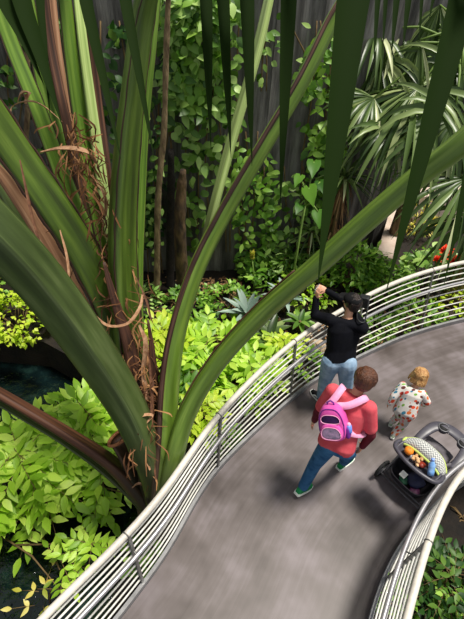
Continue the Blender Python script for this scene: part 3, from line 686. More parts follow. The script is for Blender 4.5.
# fan palms
def fan_palm(bx, by, label, leaves):
    root = empty('fan_palm', (bx, by, -.7), label, 'palm')
    crown = None; hs = []
    for (px, py, Z, rad_px, a0, a1, n) in leaves: hs.append(deep(px, py, Z))
    top = V3((bx, by, sum(h.z for h in hs) / len(hs) + .25))
    MB().tube([(bx, by, -.7), (bx + .05, by, top.z * .5), top], [.17, .15, .14], 10).build('trunk', M['bark'], root)
    for h, (px, py, Z, rad_px, a0, a1, n) in zip(hs, leaves):
        lf = MB(); R = rad_px * Z / FPX
        out = (h - top); out = out.normalized() if out.length > .05 else V3((0, -1, 0))
        nn = ((CP - h).normalized() * .75 + V3((0, 0, .55)) + rv(.5)).normalized()
        ex = (RT - nn * RT.dot(nn)).normalized(); ey = nn.cross(ex)
        for k in range(n):
            a = math.radians(a0 + (a1 - a0) * k / (n - 1) + rnd(-4, 4)); d = ex * math.cos(a) + ey * math.sin(a); L = R * rnd(.72, 1.12); dp = rnd(.2, .7)
            tilt = .10 * (1 if k % 2 else -1)
            P_ = [h + d * (L * t) - V3((0, 0, 1)) * (dp * L * t ** 3) + nn * (tilt * .2 * L * t) for t in (0, .25, .5, .7, .85, 1)]
            w0 = 2 * math.pi * R * .4 * abs(a1 - a0) / 360 / n * 1.5
            lf.blade(P_, [w0 * q for q in (.12, .62, 1.0, .8, .5, .05)], nn + d.cross(nn) * tilt * 3, fold=.45)
        o = lf.build('fan_leaf', M['fan'], root)
        MB().tube([top, top.lerp(h, .5) + V3((0, 0, .12)), h], [.025, .02, .015], 6).build('leaf_stalk', M['gstem'], o)
fp = deep(440, 100, 7.6)
fan_palm(fp.x, fp.y, 'fan palm with big pleated grey green leaves at upper right', [
    (446, 34, 7.3, 92, 130, 330, 26), (418, 88, 7.0, 84, 10, 345, 44), (382, 58, 7.4, 66, 100, 320, 24), (455, 118, 6.8, 76, 140, 350, 26), (404, 14, 7.4, 74, 120, 320, 24), (428, 62, 7.3, 80, 130, 250, 20), (412, 112, 7.3, 70, 190, 300, 18), (440, 5, 7.0, 80, 200, 300, 16), (452, -14, 7.4, 90, 170, 330, 22), (392, 128, 7.2, 56, 170, 320, 20), (462, 70, 6.9, 70, 120, 260, 20), (378, 28, 7.3, 60, 150, 300, 18), (374, 98, 7.2, 56, 150, 290, 18), (420, 40, 7.0, 60, 180, 280, 16)])
fp = deep(500, 190, 7.4)
fan_palm(fp.x, fp.y, 'second fan palm leaning in at the right edge above the red flowers', [(468, 178, 7.0, 78, 150, 290, 22), (476, 120, 7.2, 80, 110, 260, 22), (480, 215, 6.9, 60, 150, 260, 14)])
# slender trunk, mossy stump
def px_tube(name, pts, m, label, cat, n=10):
    Q = cr(pts, 6); P_ = [deep(*q[:3]) for q in Q]; b = P_[-1]
    root = empty(name, (b.x, b.y, -.7), label, cat)
    MB().tube(P_ + [V3((b.x, b.y, -.7))], [q[3] * .5 * q[2] / FPX * rnd(.88, 1.12) for q in Q] + [Q[-1][3] * .5 * Q[-1][2] / FPX], n).build('trunk', m, root)
    return root
px_tube('slender_tree', [(169, -20, 5.4, 6), (166, 60, 6.0, 6), (164, 130, 6.6, 6), (158, 200, 7.3, 6), (157, 285, 8.5, 6)], M['bark'], 'slender bare pale trunk just right of the upright stalk', 'tree')
px_tube('tree_stump', [(183, 170, 7.2, 7), (181, 195, 7.5, 11), (180, 230, 7.9, 12), (182, 283, 8.7, 12)], M['bark2'], 'mossy brown broken stump standing before the vine wall', 'stump')
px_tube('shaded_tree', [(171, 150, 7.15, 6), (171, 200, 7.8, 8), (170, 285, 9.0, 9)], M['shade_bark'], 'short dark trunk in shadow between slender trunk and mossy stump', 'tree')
px_tube('hanging_root', [(25, -10, 5.3, 5), (28, 100, 6.1, 5), (22, 200, 7.1, 6), (30, 275, 8.0, 6)], M['bark'], 'thin brown trunk at far left behind the stalks', 'tree')
# red flowers
for (px, py, s_, lab) in ((446, 252, .13, 'upper bright red flower behind the far railing'), (455, 262, .13, 'lower bright red flower behind the far railing'), (437, 260, .08, 'small dark red flower left of the bright red pair')):
    c = at(px, py, .22); root = empty('red_flower', (c.x, c.y, -.7), lab, 'flower', None); mb = MB()
    for ring, (nn_, el) in enumerate(((7, .2), (6, .7), (4, 1.2))):
        for k in range(nn_):
            a = k * 2 * math.pi / nn_ + ring; d = V3((math.cos(a) * math.cos(el), math.sin(a) * math.cos(el), math.sin(el)))
            mb.leaf(c, d, V3((0, 0, 1)) - d * .3, s_ * 1.3, s_ * .9)
    mb.build('petals', M['red'], root); MB().tube([(c.x, c.y, -.7), c], .01, 5).build('stem', M['gstem'], root)
c = at(452, 238, .1); M['peach'] = mat('orange_fruit', (226, 140, 84), .5)
root = empty('hanging_fruit', (c.x, c.y, -.7), 'round orange fruit above the red flowers', 'fruit'); MB().ell(c, (.06, .06, .06)).build('fruit', M['peach'], root); MB().tube([(c.x, c.y, -.7), c], .008, 5).build('stem', M['stem'], root)
# leaf litter and stones at the bed edge
mb = MB()
for k in range(420):
    x, y = rnd(150, 330), rnd(276, 350)
    if random.random() < .4: x, y = rnd(180, 240), rnd(278, 296)
    p = at(x, y, -.685 + rnd(0, .02)); mb.leaf(p, (rnd(-1, 1), rnd(-1, 1), .05), (0, 0, 1), rnd(.06, .13), rnd(.03, .06), hi=False)
for k in range(160):
    p = at(rnd(340, 464), rnd(290, 350), -.68); mb.leaf(p, (rnd(-1, 1), rnd(-1, 1), .05), (0, 0, 1), rnd(.06, .13), rnd(.03, .06), hi=False)
tag(mb.build('fallen_leaves', M['dry']), 'brown fallen leaves scattered over the soil of the bed', 'leaves', kind='stuff')
M['rock'] = mat('pale_stone', (150, 128, 104), .9, c2=(206, 184, 160), scale=6, bump=.6)
for k, (px, py, s_, lab) in enumerate(((318, 345, .16, 'pale stone seen through the bars left of the person in black'), (306, 335, .12, 'small pale stone beside the agaves'), (328, 352, .13, 'pale stone nearest the leg of the person in black'), (300, 350, .09, 'smallest pale stone at the railing foot'))):
    c = at(px, py, -.62); mb = MB().ell(c, (s_, s_ * .75, s_ * .6), n=10, m=6)
    mb.V = [tuple(V3(v) + rv(s_ * .1)) for v in mb.V]; tag(mb.build('stone', M['rock'], smooth=False), lab, 'stone')
# twigs over the pool
mb = MB()
for a, b, z0, z1 in (((15, 545), (130, 548), -.9, -.7), ((30, 500), (60, 570), -.9, -.8), ((0, 535), (60, 590), -.9, -1.0), ((60, 470), (150, 500), -.8, -.6), ((65, 590), (45, 619), -1, -1.1), ((95, 505), (70, 560), -.8, -.9)):
    p, q = at(*a, z0), at(*b, z1); mb.tube([p, p.lerp(q, .5) + rv(.06), q], [.012, .011, .006], 6)
tag(mb.build('bare_branches', M['stem']), 'bare brown branches arching over the pool at lower left', 'branches', kind='stuff')

# ================================================================== PEOPLE
M['skin'] = mat('skin', (214, 158, 128), .5, c2=(222, 168, 138)); M['skin2'] = mat('skin_light', (226, 176, 146), .5)
M['brown_hair'] = mat('brown_hair', (58, 30, 18), .45, c2=(104, 62, 40), scale=30, stretch=(1, 1, .25), bump=.8, bscale=90)
M['dark_hair'] = mat('dark_hair', (18, 12, 10), .4, c2=(44, 28, 22), scale=30, bump=.8, bscale=90)
M['blond_hair'] = mat('blond_hair', (150, 98, 52), .45, c2=(214, 170, 112), scale=26, stretch=(1, 1, .25), bump=.8, bscale=80)
M['eye'] = mat('eye_white', (230, 228, 222), .3); M['iris'] = mat('iris', (50, 34, 24), .3); M['lip'] = mat('lip', (178, 96, 86), .5)
def fabric(name, c, c2, rough=.85, scale=12):
    m = mat(name, c, rough, c2=c2, scale=scale, bump=.25, bscale=160); m.node_tree.nodes['Principled BSDF'].inputs['Specular IOR Level'].default_value = .15; return m
M['tee'] = fabric('coral_red_tee', (204, 76, 88), (222, 96, 106)); M['maroon'] = fabric('maroon_sleeve', (84, 26, 38), (106, 38, 50))
M['jeans'] = fabric('blue_denim', (36, 80, 122), (66, 114, 158)); M['jeans2'] = fabric('light_denim', (112, 140, 170), (156, 180, 204))
M['black'] = fabric('black_knit', (6, 7, 13), (12, 13, 22)); M['white_sole'] = mat('white_sole', (226, 230, 224), .5)
M['green_shoe'] = fabric('green_shoe', (28, 120, 72), (48, 150, 92)); M['black_shoe'] = fabric('black_shoe', (14, 14, 16), (28, 28, 30)); M['grey_shoe'] = fabric('pale_green_shoe', (150, 176, 150), (186, 200, 176))

def hand(mb, wrist, d, palm_n, thumb, s=1.0, curl=.5):
    """palm and five fingers of different lengths; d = pointing direction, palm_n = direction the palm faces, thumb = side of the thumb"""
    d = V3(d).normalized(); n = V3(palm_n); n = (n - d * n.dot(d)).normalized(); t = V3(thumb); t = (t - d * t.dot(d) - n * t.dot(n)).normalized()
    w_ = V3(wrist); k = w_ + d * (.085 * s)
    mb.loft([(w_ - d * .02 * s, t * .026 * s, n * .02 * s), (w_ + d * .02 * s, t * .032 * s, n * .018 * s), (w_ + d * .06 * s, t * .041 * s, n * .016 * s), (k + d * .008 * s, t * .040 * s, n * .013 * s)], 12)
    for i, (L, o) in enumerate(((.072, .030), (.082, .010), (.076, -.010), (.060, -.029))):
        p = k + t * (o * s) - d * (.012 * s); dd = (d + t * (o * 2.5)).normalized()
        for j, (fr, r) in enumerate(((.45, .0088), (.32, .0080), (.25, .0070))):
            a = curl * (.35 + .55 * j); v = dd * math.cos(a) + n * math.sin(a); q = p + v * (L * fr * s); mb.cap(p, q, r * s, r * .93 * s, 8); p = q
    p = w_ + d * (.025 * s) + t * (.026 * s)
    for j, (L, r, out) in enumerate(((.042, .012, 1.0), (.032, .0095, .55))):
        v = (d * .8 + t * out + n * (.35 * curl + .1)).normalized(); q = p + v * (L * s); mb.cap(p, q, r * s, r * .85 * s, 8); p = q

def head_geo(mb, c, f, s=1.0):
    """cranium, jaw, nose, ears; returns local axes"""
    f = V3(f).normalized(); r = f.cross(V3((0, 0, 1))).normalized(); u = r.cross(f)
    ax = (r, f, u)
    mb.ell(c + u * .02 * s - f * .01 * s, (.074 * s, .095 * s, .09 * s), ax, 18, 12)
    mb.ell(c - u * .045 * s + f * .03 * s, (.056 * s, .062 * s, .068 * s), ax, 16, 10)
    mb.ell(c - u * .088 * s + f * .062 * s, (.026 * s, .024 * s, .02 * s), ax, 10, 6)
    mb.cap(c + f * .088 * s + u * .005 * s, c + f * .108 * s - u * .03 * s, .009 * s, .014 * s, 8)
    for g in (-1, 1):
        mb.ell(c + r * (.076 * s * g) - f * .005 * s - u * .012 * s, (.011 * s, .02 * s, .032 * s), ax, 10, 6)
    return r, f, u
def face(par, c, r, f, u, s):
    for g in (-1, 1):
        e = MB().ell(c + f * .078 * s + r * (.03 * g * s) + u * .002 * s, (.013 * s, .011 * s, .009 * s), (r, f, u), 10, 6).build('eye', M['eye'], par)
        MB().ell(c + f * .0875 * s + r * (.03 * g * s) + u * .002 * s, (.006 * s, .003 * s, .006 * s), (r, f, u), 10, 6).build('iris', M['iris'], e)
        MB().tube([c + f * .086 * s + r * (g * q * s) + u * (h * s) for q, h in ((.016, .02), (.03, .026), (.045, .019))], .003 * s, 5).build('eyebrow', M['brown_hair'], par)
    MB().tube([c + f * (y * s) + r * (q * s) - u * .055 * s for q, y in ((-.022, .085), (-.01, .093), (0, .094), (.01, .093), (.022, .085))], [.002 * s, .005 * s, .006 * s, .005 * s, .002 * s], 6).build('mouth', M['lip'], par)
def shoe(par, ankle, d, m, sole, s=1.0, pitch=0):
    d = V3(d); d.z = 0; d.normalize(); up = V3((0, 0, 1))
    d = (d * math.cos(pitch) - up * math.sin(pitch)); r = d.cross(up).normalized(); u = r.cross(d)
    a = V3(ankle); g = a - u * (.075 * s)
    mb = MB(); mb.loft([(g - d * .075 * s + u * .035 * s, r * .026 * s, u * .03 * s), (g - d * .05 * s + u * .045 * s, r * .036 * s, u * .045 * s), (g + d * .0 * s + u * .05 * s, r * .040 * s, u * .052 * s), (g + d * .07 * s + u * .035 * s, r * .045 * s, u * .036 * s), (g + d * .14 * s + u * .025 * s, r * .046 * s, u * .026 * s), (g + d * .185 * s + u * .02 * s, r * .03 * s, u * .016 * s)], 14)
    mb.cap(a, a + up * .04 * s, .045 * s, .045 * s)
    o = mb.remesh('shoe', m, par, .007 * s, 4)
    sb = MB(); prof = [(-.082, .03), (-.06, .04), (0, .044), (.07, .05), (.13, .051), (.17, .042), (.197, .02)]
    top = [g + d * (x * s) + r * (w_ * s) for x, w_ in prof] + [g + d * (x * s) - r * (w_ * s) for x, w_ in prof[::-1]]
    n = len(top); V = [p - u * .006 * s for p in top] + [p + u * .022 * s for p in top]
    F = [tuple(range(n))[::-1], tuple(range(n, 2 * n))] + [(i, (i + 1) % n, (i + 1) % n + n, i + n) for i in range(n)]
    sb.add(V, F).build('sole', sole, o, False)
    return o
def person(label, J, hd, facing, shirt, pants, s, palms, sh_w=.0, sleeve=None, hem=.0, tdep=.115, twid=.17):
    """J holds joints in metres; hd heading of the torso; s overall size"""
    h = V3(hd).normalized(); r = V3((h.y, -h.x, 0)); up = V3((0, 0, 1))
    g = V3((J['pel'].x, J['pel'].y, 0)); root = empty('person', g, label, 'person')
    sp = (J['neck'] - J['pel']); spn = sp.normalized(); fr = r.cross(spn) * -1; fr = spn.cross(r)
    if fr.dot(h) < 0: fr = -fr
    def tor(t, w_, d_, o=0): return (J['pel'] + sp * t + fr * (o * s), r * (w_ * s), fr * (d_ * s))
    body = MB()
    W, D = twid, tdep
    rings = [tor(-.14, W * .78, D * .85), tor(0, W * .98, D * 1.0), tor(.25, W * .86, D * .86), tor(.5, W * .95, D * .95), tor(.72, W * 1.04, D * .95), tor(.88, W * .86, D * .7), tor(.96, W * .45, D * .5)]
    body.loft(rings)
    body.cap(J['neck'] - spn * .04 * s, J['head'] - up * .05 * s, .054 * s, .05 * s)
    R_, f_, u_ = head_geo(body, J['head'], facing, s)
    for k in ('L', 'R'):
        body.limb([J[k + 'sh'], J[k + 'el'], J[k + 'wr']], [.05 * s, .037 * s, .026 * s])
        body.limb([J[k + 'hip'], J[k + 'kn'], J[k + 'an']], [.08 * s, .052 * s, .036 * s])
        body.cap(J[k + 'an'], J[k + 'an'] + up * -.02 * s, .034 * s, .034 * s)
        hand(body, J[k + 'wr'], *palms[k], s=s)
    b = body.remesh('body', M['skin'], root, .0065 * max(.7, s), 3, .4)
    face(b, J['head'], R_, f_, u_, s)
    return root, b, rings, dict(h=h, r=r, up=up, spn=spn, fr=fr, R=R_, f=f_, u=u_, tor=tor, sp=sp)
def grow(rings, k, a, b): return [(c, w_ + w_.normalized() * k, d + d.normalized() * k) for c, w_, d in rings[a:b]]
def hair_cap(mb, J, A, s, back=.9, low=.0, th=.02):
    c = J['head']; R_, f_, u_ = A['R'], A['f'], A['u']
    mb.ell(c + u_ * (.032 * s) - f_ * (.022 * s), ((.078 + th) * s, (.092 + th) * s, (.084 + th) * s), (R_, f_, u_), 20, 12)
    mb.ell(c - u_ * ((.02 + low) * s) - f_ * (.05 * s), ((.066 + th) * s, (.058 + th * .6) * s, (.075) * s), (R_, f_, u_), 18, 10)
    for k in range(46):                       # locks
        a = rnd(-2.1, 2.1); e = rnd(.1, 1.2)
        d0 = (-f_ * math.cos(a) + R_ * math.sin(a)) * math.cos(e) + u_ * math.sin(e); p = c + u_ * .03 * s - f_ * .02 * s
        d1 = (-f_ * math.cos(a) + R_ * math.sin(a)) * math.cos(e - .7) + u_ * math.sin(e - .7)
        rr = (.088 + th) * s
        if (p + d1 * rr - c).dot(f_) > .05 * s: continue
        mb.cap(p + d0 * rr * .93, p + d1 * rr * .95, .012 * s, .007 * s, 7)

# ---- person in the coral tee
H1 = 1.03
def P(x, y, z): return at(x, y, z)
Jm = dict(head=P(365, 380, 1.67), neck=P(356, 392, 1.53), Lsh=P(333, 391, 1.48), Rsh=P(369, 408, 1.48), pel=P(337, 442, .97),
          Lel=P(318, 412, 1.17), Lwr=P(314.5, 420, .96), Rel=P(371, 435, 1.15), Rwr=P(362.5, 446, .93),
          Lhip=P(329, 445, .92), Rhip=P(345, 450, .92), Lkn=P(315, 464, .50), Lan=P(303, 487, .12), Rkn=P(350, 453, .52), Ran=P(343.5, 462, .085))
hd = V3((.45, .89, 0)); fc = V3((.5, .8, -.45))
root, body, rings, A = person('person in coral red t-shirt and blue jeans walking with a pink backpack', Jm, hd, fc, None, None, 1.03,
    dict(L=((-.1, .1, -1), (.85, -.3, 0), (.45, .89, 0)), R=((-.15, .1, -1), (-.85, .3, 0), (.45, .89, 0))), twid=.17, tdep=.125)
up = V3((0, 0, 1))
mb = MB(); mb.loft([(rings[1][0] - up * .08, rings[1][1] * 1.12, rings[1][2] * 1.16)] + grow(rings, .022, 1, 7))
for k in 'LR': mb.limb([Jm[k + 'sh'], Jm[k + 'sh'].lerp(Jm[k + 'el'], .72)], [.078, .070])
mb.cap(Jm['Lsh'], Jm['Rsh'], .06, .06)
mb.remesh('t_shirt', M['tee'], root, .009, 7)
for k in 'LR':
    MB().limb([Jm[k + 'sh'].lerp(Jm[k + 'el'], .4), Jm[k + 'el'], Jm[k + 'wr']], [.056, .050, .036]).remesh('long_sleeve', M['maroon'], root, .008, 4)
mb = MB(); mb.loft(grow(rings, .016, 0, 2) + [(rings[1][0] + A['sp'] * .08, rings[1][1] * 1.03, rings[1][2] * 1.03)])
for k in 'LR':
    mb.limb([Jm[k + 'hip'], Jm[k + 'kn'], Jm[k + 'an'] + up * .02], [.103, .073, .060])
mb.remesh('jeans', M['jeans'], root, .009, 6)
mb = MB(); hair_cap(mb, Jm, A, 1.05); mb.remesh('hair', M['brown_hair'], root, .008, 3)
shoe(root, Jm['Lan'], (.75, .66, 0), M['green_shoe'], M['white_sole'], 1.05, .35)
shoe(root, Jm['Ran'], (.75, .66, 0), M['green_shoe'], M['white_sole'], 1.05)
# backpack
M['pink'] = fabric('magenta_nylon', (206, 74, 160), (222, 96, 176), .5); M['ltpink'] = fabric('light_pink_webbing', (240, 152, 196), (246, 178, 212), .6); M['purple'] = fabric('purple_nylon', (96, 34, 120), (120, 50, 150), .5)
M['reflect'] = mat('silver_print', (112, 104, 128), .35, .3, c2=(186, 150, 186), scale=26); M['darkpurple'] = fabric('dark_purple_opening', (38, 22, 58), (70, 40, 90))
fr, r_, spn = A['fr'], A['r'], A['spn']
bc = Jm['pel'] + A['sp'] * .56 - fr * .24 - r_ * .09
tilt = .42; bx = (r_ * math.cos(tilt) + spn * math.sin(tilt)) * 1; bz = (spn * math.cos(tilt) - r_ * math.sin(tilt)); bx, bz = bx.normalized(), bz.normalized(); by = -fr
bag = empty('backpack', bc - bz * .17, "small pink child's backpack with light pink straps on the red-shirted person's back", 'backpack')
def slab(c, hx, hz, hy, n=24, e=.62, rings_=((-1, .86), (-.6, 1), (.4, 1), (.85, .9), (1, .7)), top=1.0):
    R_ = []
    for y, q in rings_:
        R_.append((c + by * (hy * y), bx * (hx * q), bz * (hz * q)))
    V = []
    for cc_, a, b_ in R_:
        for k in range(n):
            t = 2 * math.pi * k / n; x, z = math.cos(t), math.sin(t); x = math.copysign(abs(x) ** e, x); z = math.copysign(abs(z) ** e, z)
            if z > 0: x *= 1 - .22 * z * top
            V.append(cc_ + a * x + b_ * z)
    N = len(R_); F = [(i * n + k, i * n + (k + 1) % n, (i + 1) * n + (k + 1) % n, (i + 1) * n + k) for i in range(N - 1) for k in range(n)] + [tuple(range(n))[::-1], tuple((N - 1) * n + k for k in range(n))]
    return MB().add(V, F)
slab(bc, .135, .18, .075).build('main_body', M['pink'], bag)
slab(bc + by * .082 - bz * .065, .108, .085, .026).build('front_pocket', M['pink'], bag)
o = slab(bc + by * .108 - bz * .068, .088, .058, .006).build('pocket_panel', M['reflect'], bag); o['label'] = 'silvery grey printed panel'
o = slab(bc + by * .078 + bz * .062, .088, .042, .010, top=.6).build('pocket_opening', M['darkpurple'], bag); o['label'] = 'dark purple pocket opening'  # opening of the upper pocket, built as a dark purple slab
def rim(c, hx, hz, rr, m, par, e=.62, nm='piping'):
    pts = []
    for k in range(29):
        t = 2 * math.pi * k / 28; x, z = math.cos(t), math.sin(t); x = math.copysign(abs(x) ** e, x); z = math.copysign(abs(z) ** e, z)
        if z > 0: x *= 1 - .22 * z
        pts.append(c + bx * hx * x + bz * hz * z)
    MB().tube(pts, rr, 6).build(nm, m, par)
rim(bc + by * .066, .118, .157, .005, M['purple'], bag); rim(bc + by * .112 - bz * .068, .092, .062, .004, M['ltpink'], bag); rim(bc + by * .086 + bz * .062, .09, .044, .0045, M['ltpink'], bag)
MB().tube([bc + bz * .155 - bx * .03, bc + bz * .20 - bx * .03 + by * .01, bc + bz * .215, bc + bz * .20 + bx * .03 + by * .01, bc + bz * .155 + bx * .03], .009, 6).build('carry_loop', M['purple'], bag)
def webbing(pts, wd, m, par, nm='strap', th=.006):
    Q = [V3(v) for v in cr([tuple(p) for p in pts], 5)]; mb_ = MB()
    mb_.tube(Q, 1, ref=None if False else tuple((CP - Q[0]).normalized()), prof=[(-wd / 2, -th), (wd / 2, -th), (wd / 2, th), (-wd / 2, th)])
    return mb_.build(nm, m, par)
for k, g in (('L', -1), ('R', 1)):
    sh = Jm['neck'].lerp(Jm[k + 'sh'], .62)
    t0 = bc + bz * .15 + bx * .04 * g - by * .03
    pts = [t0, t0.lerp(sh, .5) - fr * .06 + up * .02, sh + up * .075 - fr * .03, sh + fr * .10 + up * .0, sh + fr * .145 - spn * .12, Jm['pel'] + A['sp'] * .45 + r_ * (.15 * g) + fr * .12, Jm['pel'] + A['sp'] * .35 + r_ * (.20 * g), bc - bz * .13 + bx * .11 * g - by * .05]
    s0 = webbing(pts, .068, M['ltpink'], bag)
    Q = [V3(v) for v in cr([tuple(p) for p in pts], 5)]
o = slab(bc + bx * .135 - bz * .09, .022, .06, .045).build('side_pocket', M['purple'], bag)
M['blueplastic'] = mat('blue_plastic', (90, 120, 220), .25, c2=(130, 160, 235))  # the bottle's own blue plastic
bb = bc + bx * .15 - bz * .045 + by * .01
bt = empty('drinking_bottle', bb - bz * .04, 'small blue bottle in the side pocket of the pink backpack', 'bottle')
MB().tube([bb - bz * .05, bb - bz * .045, bb + bz * .02, bb + bz * .03], [.02, .026, .026, .02], 12).build('bottle_body', M['blueplastic'], bt); MB().ell(bb + bz * .035, (.02, .02, .018)).build('lid', M['ltpink'], bt)

# ---- person in black taking a picture
Jw = dict(head=P(351.5, 303, 1.56), neck=P(348, 316, 1.41), Lsh=P(330, 320, 1.36), Rsh=P(362, 328, 1.36), pel=P(339, 358, .91),
          Lel=P(315, 316, 1.30), Lwr=P(316, 298, 1.50), Rel=P(345, 302, 1.36), Rwr=P(327, 291, 1.53),
          Lhip=P(331, 362, .88), Rhip=P(347, 364, .88), Lkn=P(325, 380, .48), Lan=P(321, 397, .08), Rkn=P(346, 386, .48), Ran=P(344, 402, .08))
hw = V3((-.28, .96, 0)); pf = (deep(318, 290, 1)); 
phone_c = P(316.5, 289, 1.57)
root, body, rings, A = person('person in black sweater and light jeans leaning on the railing taking a photo', Jw, hw, (phone_c - Jw['head']).normalized() * 1 + V3((.12, .25, -.1)), None, None, .97,
    dict(L=((.1, .1, 1), (.6, .3, .1), (.3, -.5, 0)), R=((-.9, .15, .35), (.1, .5, -.6), (.0, -.5, .4))), twid=.2, tdep=.135)
mb = MB(); mb.loft(grow(rings, .02, 1, 7))
for k in 'LR': mb.limb([Jw[k + 'sh'], Jw[k + 'el'], Jw[k + 'wr']], [.082, .058, .038])
mb.cap(Jw['Lsh'], Jw['Rsh'], .06, .06)
mb.remesh('sweater', M['black'], root, .009, 6)
mb = MB(); mb.loft(grow(rings, .014, 0, 2) + [(rings[1][0] + A['sp'] * .1, rings[1][1] * 1.03, rings[1][2] * 1.03)])
for k in 'LR': mb.limb([Jw[k + 'hip'], Jw[k + 'kn'], Jw[k + 'an'] + up * .03], [.125, .085, .065])
mb.remesh('jeans', M['jeans2'], root, .009, 5)
mb = MB(); hair_cap(mb, Jw, A, .99); mb.remesh('hair', M['dark_hair'], root, .008, 3)
c = Jw['head']; mb = MB(); mb.ell(c + A['u'] * .055 - A['f'] * .012, (.104, .114, .078), (A['R'], A['f'], A['u']), 22, 12)
mb.loft([(c + A['u'] * .055 + A['f'] * .06, A['R'] * .08, A['u'] * .006), (c + A['u'] * .05 + A['f'] * .13, A['R'] * .075, A['u'] * .006), (c + A['u'] * .04 + A['f'] * .18, A['R'] * .05, A['u'] * .005)])
o = mb.remesh('cap', M['black_shoe'], root, .008, 3); o['label'] = 'black cap over dark hair'
o = shoe(root, Jw['Lan'], (-.55, .83, 0), M['black_shoe'], M['white_sole'], .98); o['label'] = 'black shoe with a white stripe'
MB().tube([Jw['Lan'] + V3((-.05, -.01, -.01)), Jw['Lan'] + V3((-.075, .04, -.02)), Jw['Lan'] + V3((-.1, .05, -.03))], .007, 6).build('stripe', M['white_sole'], o)
shoe(root, Jw['Ran'], (-.2, .98, 0), M['black_shoe'], M['white_sole'], .98)
M['phone'] = mat('phone_glass', (180, 186, 190), .15, coat=1); M['phone_b'] = mat('phone_case', (60, 62, 66), .4)
fx = (phone_c - Jw['head']).normalized(); fxr = fx.cross(up).normalized(); fxu = fxr.cross(fx)
ph = empty('smartphone', phone_c, 'pale smartphone held up in both hands over the railing', 'phone')
MB().box(phone_c, fxr, fx, fxu, .074, .004, .037).build('phone_case', M['phone_b'], ph, False); MB().box(phone_c - fx * .005, fxr, fx, fxu, .069, .001, .033).build('screen', M['phone'], ph, False)
sb = P(364, 302, 1.29); M['blackbag'] = mat('black_leather', (18, 19, 22), .45, c2=(40, 42, 46))
bg_ = empty('shoulder_bag', sb, 'small black camera bag at the right shoulder of the person in black', 'bag')
x_, y_ = V3((.8, -.5, .2)).normalized(), V3((.5, .85, 0)).normalized(); z_ = x_.cross(y_)
mb = MB(); mb.box(sb, x_, y_, z_, .06, .045, .07); o = mb.remesh('bag_body', M['blackbag'], bg_, .008, 4)
mb = MB(); mb.box(sb + z_ * .045 + V3((0, 0, .02)), x_, y_, z_, .063, .05, .026); mb.remesh('flap', M['blackbag'], bg_, .008, 4)
MB().tube([V3(v) for v in cr([tuple(sb + x_ * .06 + z_ * .03), tuple(sb.lerp(Jw['Rsh'], .5) + V3((.03, 0, .09))), tuple(Jw['Rsh'] + V3((0, 0, .092))), tuple(Jw['neck'].lerp(Jw['Rsh'], .55) + V3((0, 0, .075))), tuple(sb.lerp(Jw['neck'], .4) + V3((0, .05, .07))), tuple(sb - x_ * .06 + z_ * .03)], 5)], .009, 6).build('strap', M['blackbag'], bg_)

# ---- toddler
def onesie_mat():
    m, nt, p = new_mat('leaf_print_pyjama')
    tc = nd(nt, 'ShaderNodeTexCoord'); mp = nd(nt, 'ShaderNodeMapping'); mp.inputs['Scale'].default_value = (1.0, 1.9, .9); mp.inputs['Rotation'].default_value = (.4, .5, .7)
    nt.links.new(tc.outputs['Object'], mp.inputs[0])
    v = nd(nt, 'ShaderNodeTexVoronoi', Scale=15.0, Randomness=.7); nt.links.new(mp.outputs[0], v.inputs['Vector'])
    s_ = nd(nt, 'ShaderNodeSeparateColor'); nt.links.new(v.outputs['Color'], s_.inputs[0])
    r = ramp(nt, s_.outputs[0], [(0, (222, 78, 44)), (.25, (120, 168, 72)), (.42, (226, 116, 60)), (.56, (60, 128, 158)), (.7, (208, 66, 50)), (.82, (104, 52, 48)), (.92, (238, 160, 160))])
    r.color_ramp.interpolation = 'CONSTANT'
    k = nd(nt, 'ShaderNodeMath', operation='LESS_THAN'); k.inputs[1].default_value = .42; nt.links.new(v.outputs['Distance'], k.inputs[0])
    mx = nd(nt, 'ShaderNodeMix', data_type='RGBA'); mx.inputs[6].default_value = lin((222, 216, 212))
    nt.links.new(k.outputs[0], mx.inputs[0]); nt.links.new(r.outputs[0], mx.inputs[7]); nt.links.new(mx.outputs[2], p.inputs['Base Color']); p.inputs['Roughness'].default_value = .85
    return m
M['pj'] = onesie_mat()
Jk = dict(head=P(420, 376, .86), neck=P(415, 386, .755), Lsh=P(403, 386, .70), Rsh=P(422, 394, .70), pel=P(405, 411, .42),
          Lel=P(394, 396, .58), Lwr=P(389.5, 403, .47), Rel=P(427, 402, .58), Rwr=P(423.5, 404, .50),
          Lhip=P(401, 413, .40), Rhip=P(408, 416, .40), Lkn=P(398, 416, .23), Lan=P(392, 422, .05), Rkn=P(403, 424, .22), Ran=P(394, 434, .06))
hk = V3((.42, .9, 0)); sk = .62
root, body, rings, A = person('toddler in white leaf-print pyjamas with blond hair walking up the walkway', Jk, hk, (.62, .65, -.35), None, None, sk,
    dict(L=((-.2, .1, -1), (.9, -.2, 0), (.4, .9, 0)), R=((.2, .8, .1), (0, 0, -1), (-.9, .3, 0))), twid=.18, tdep=.14)
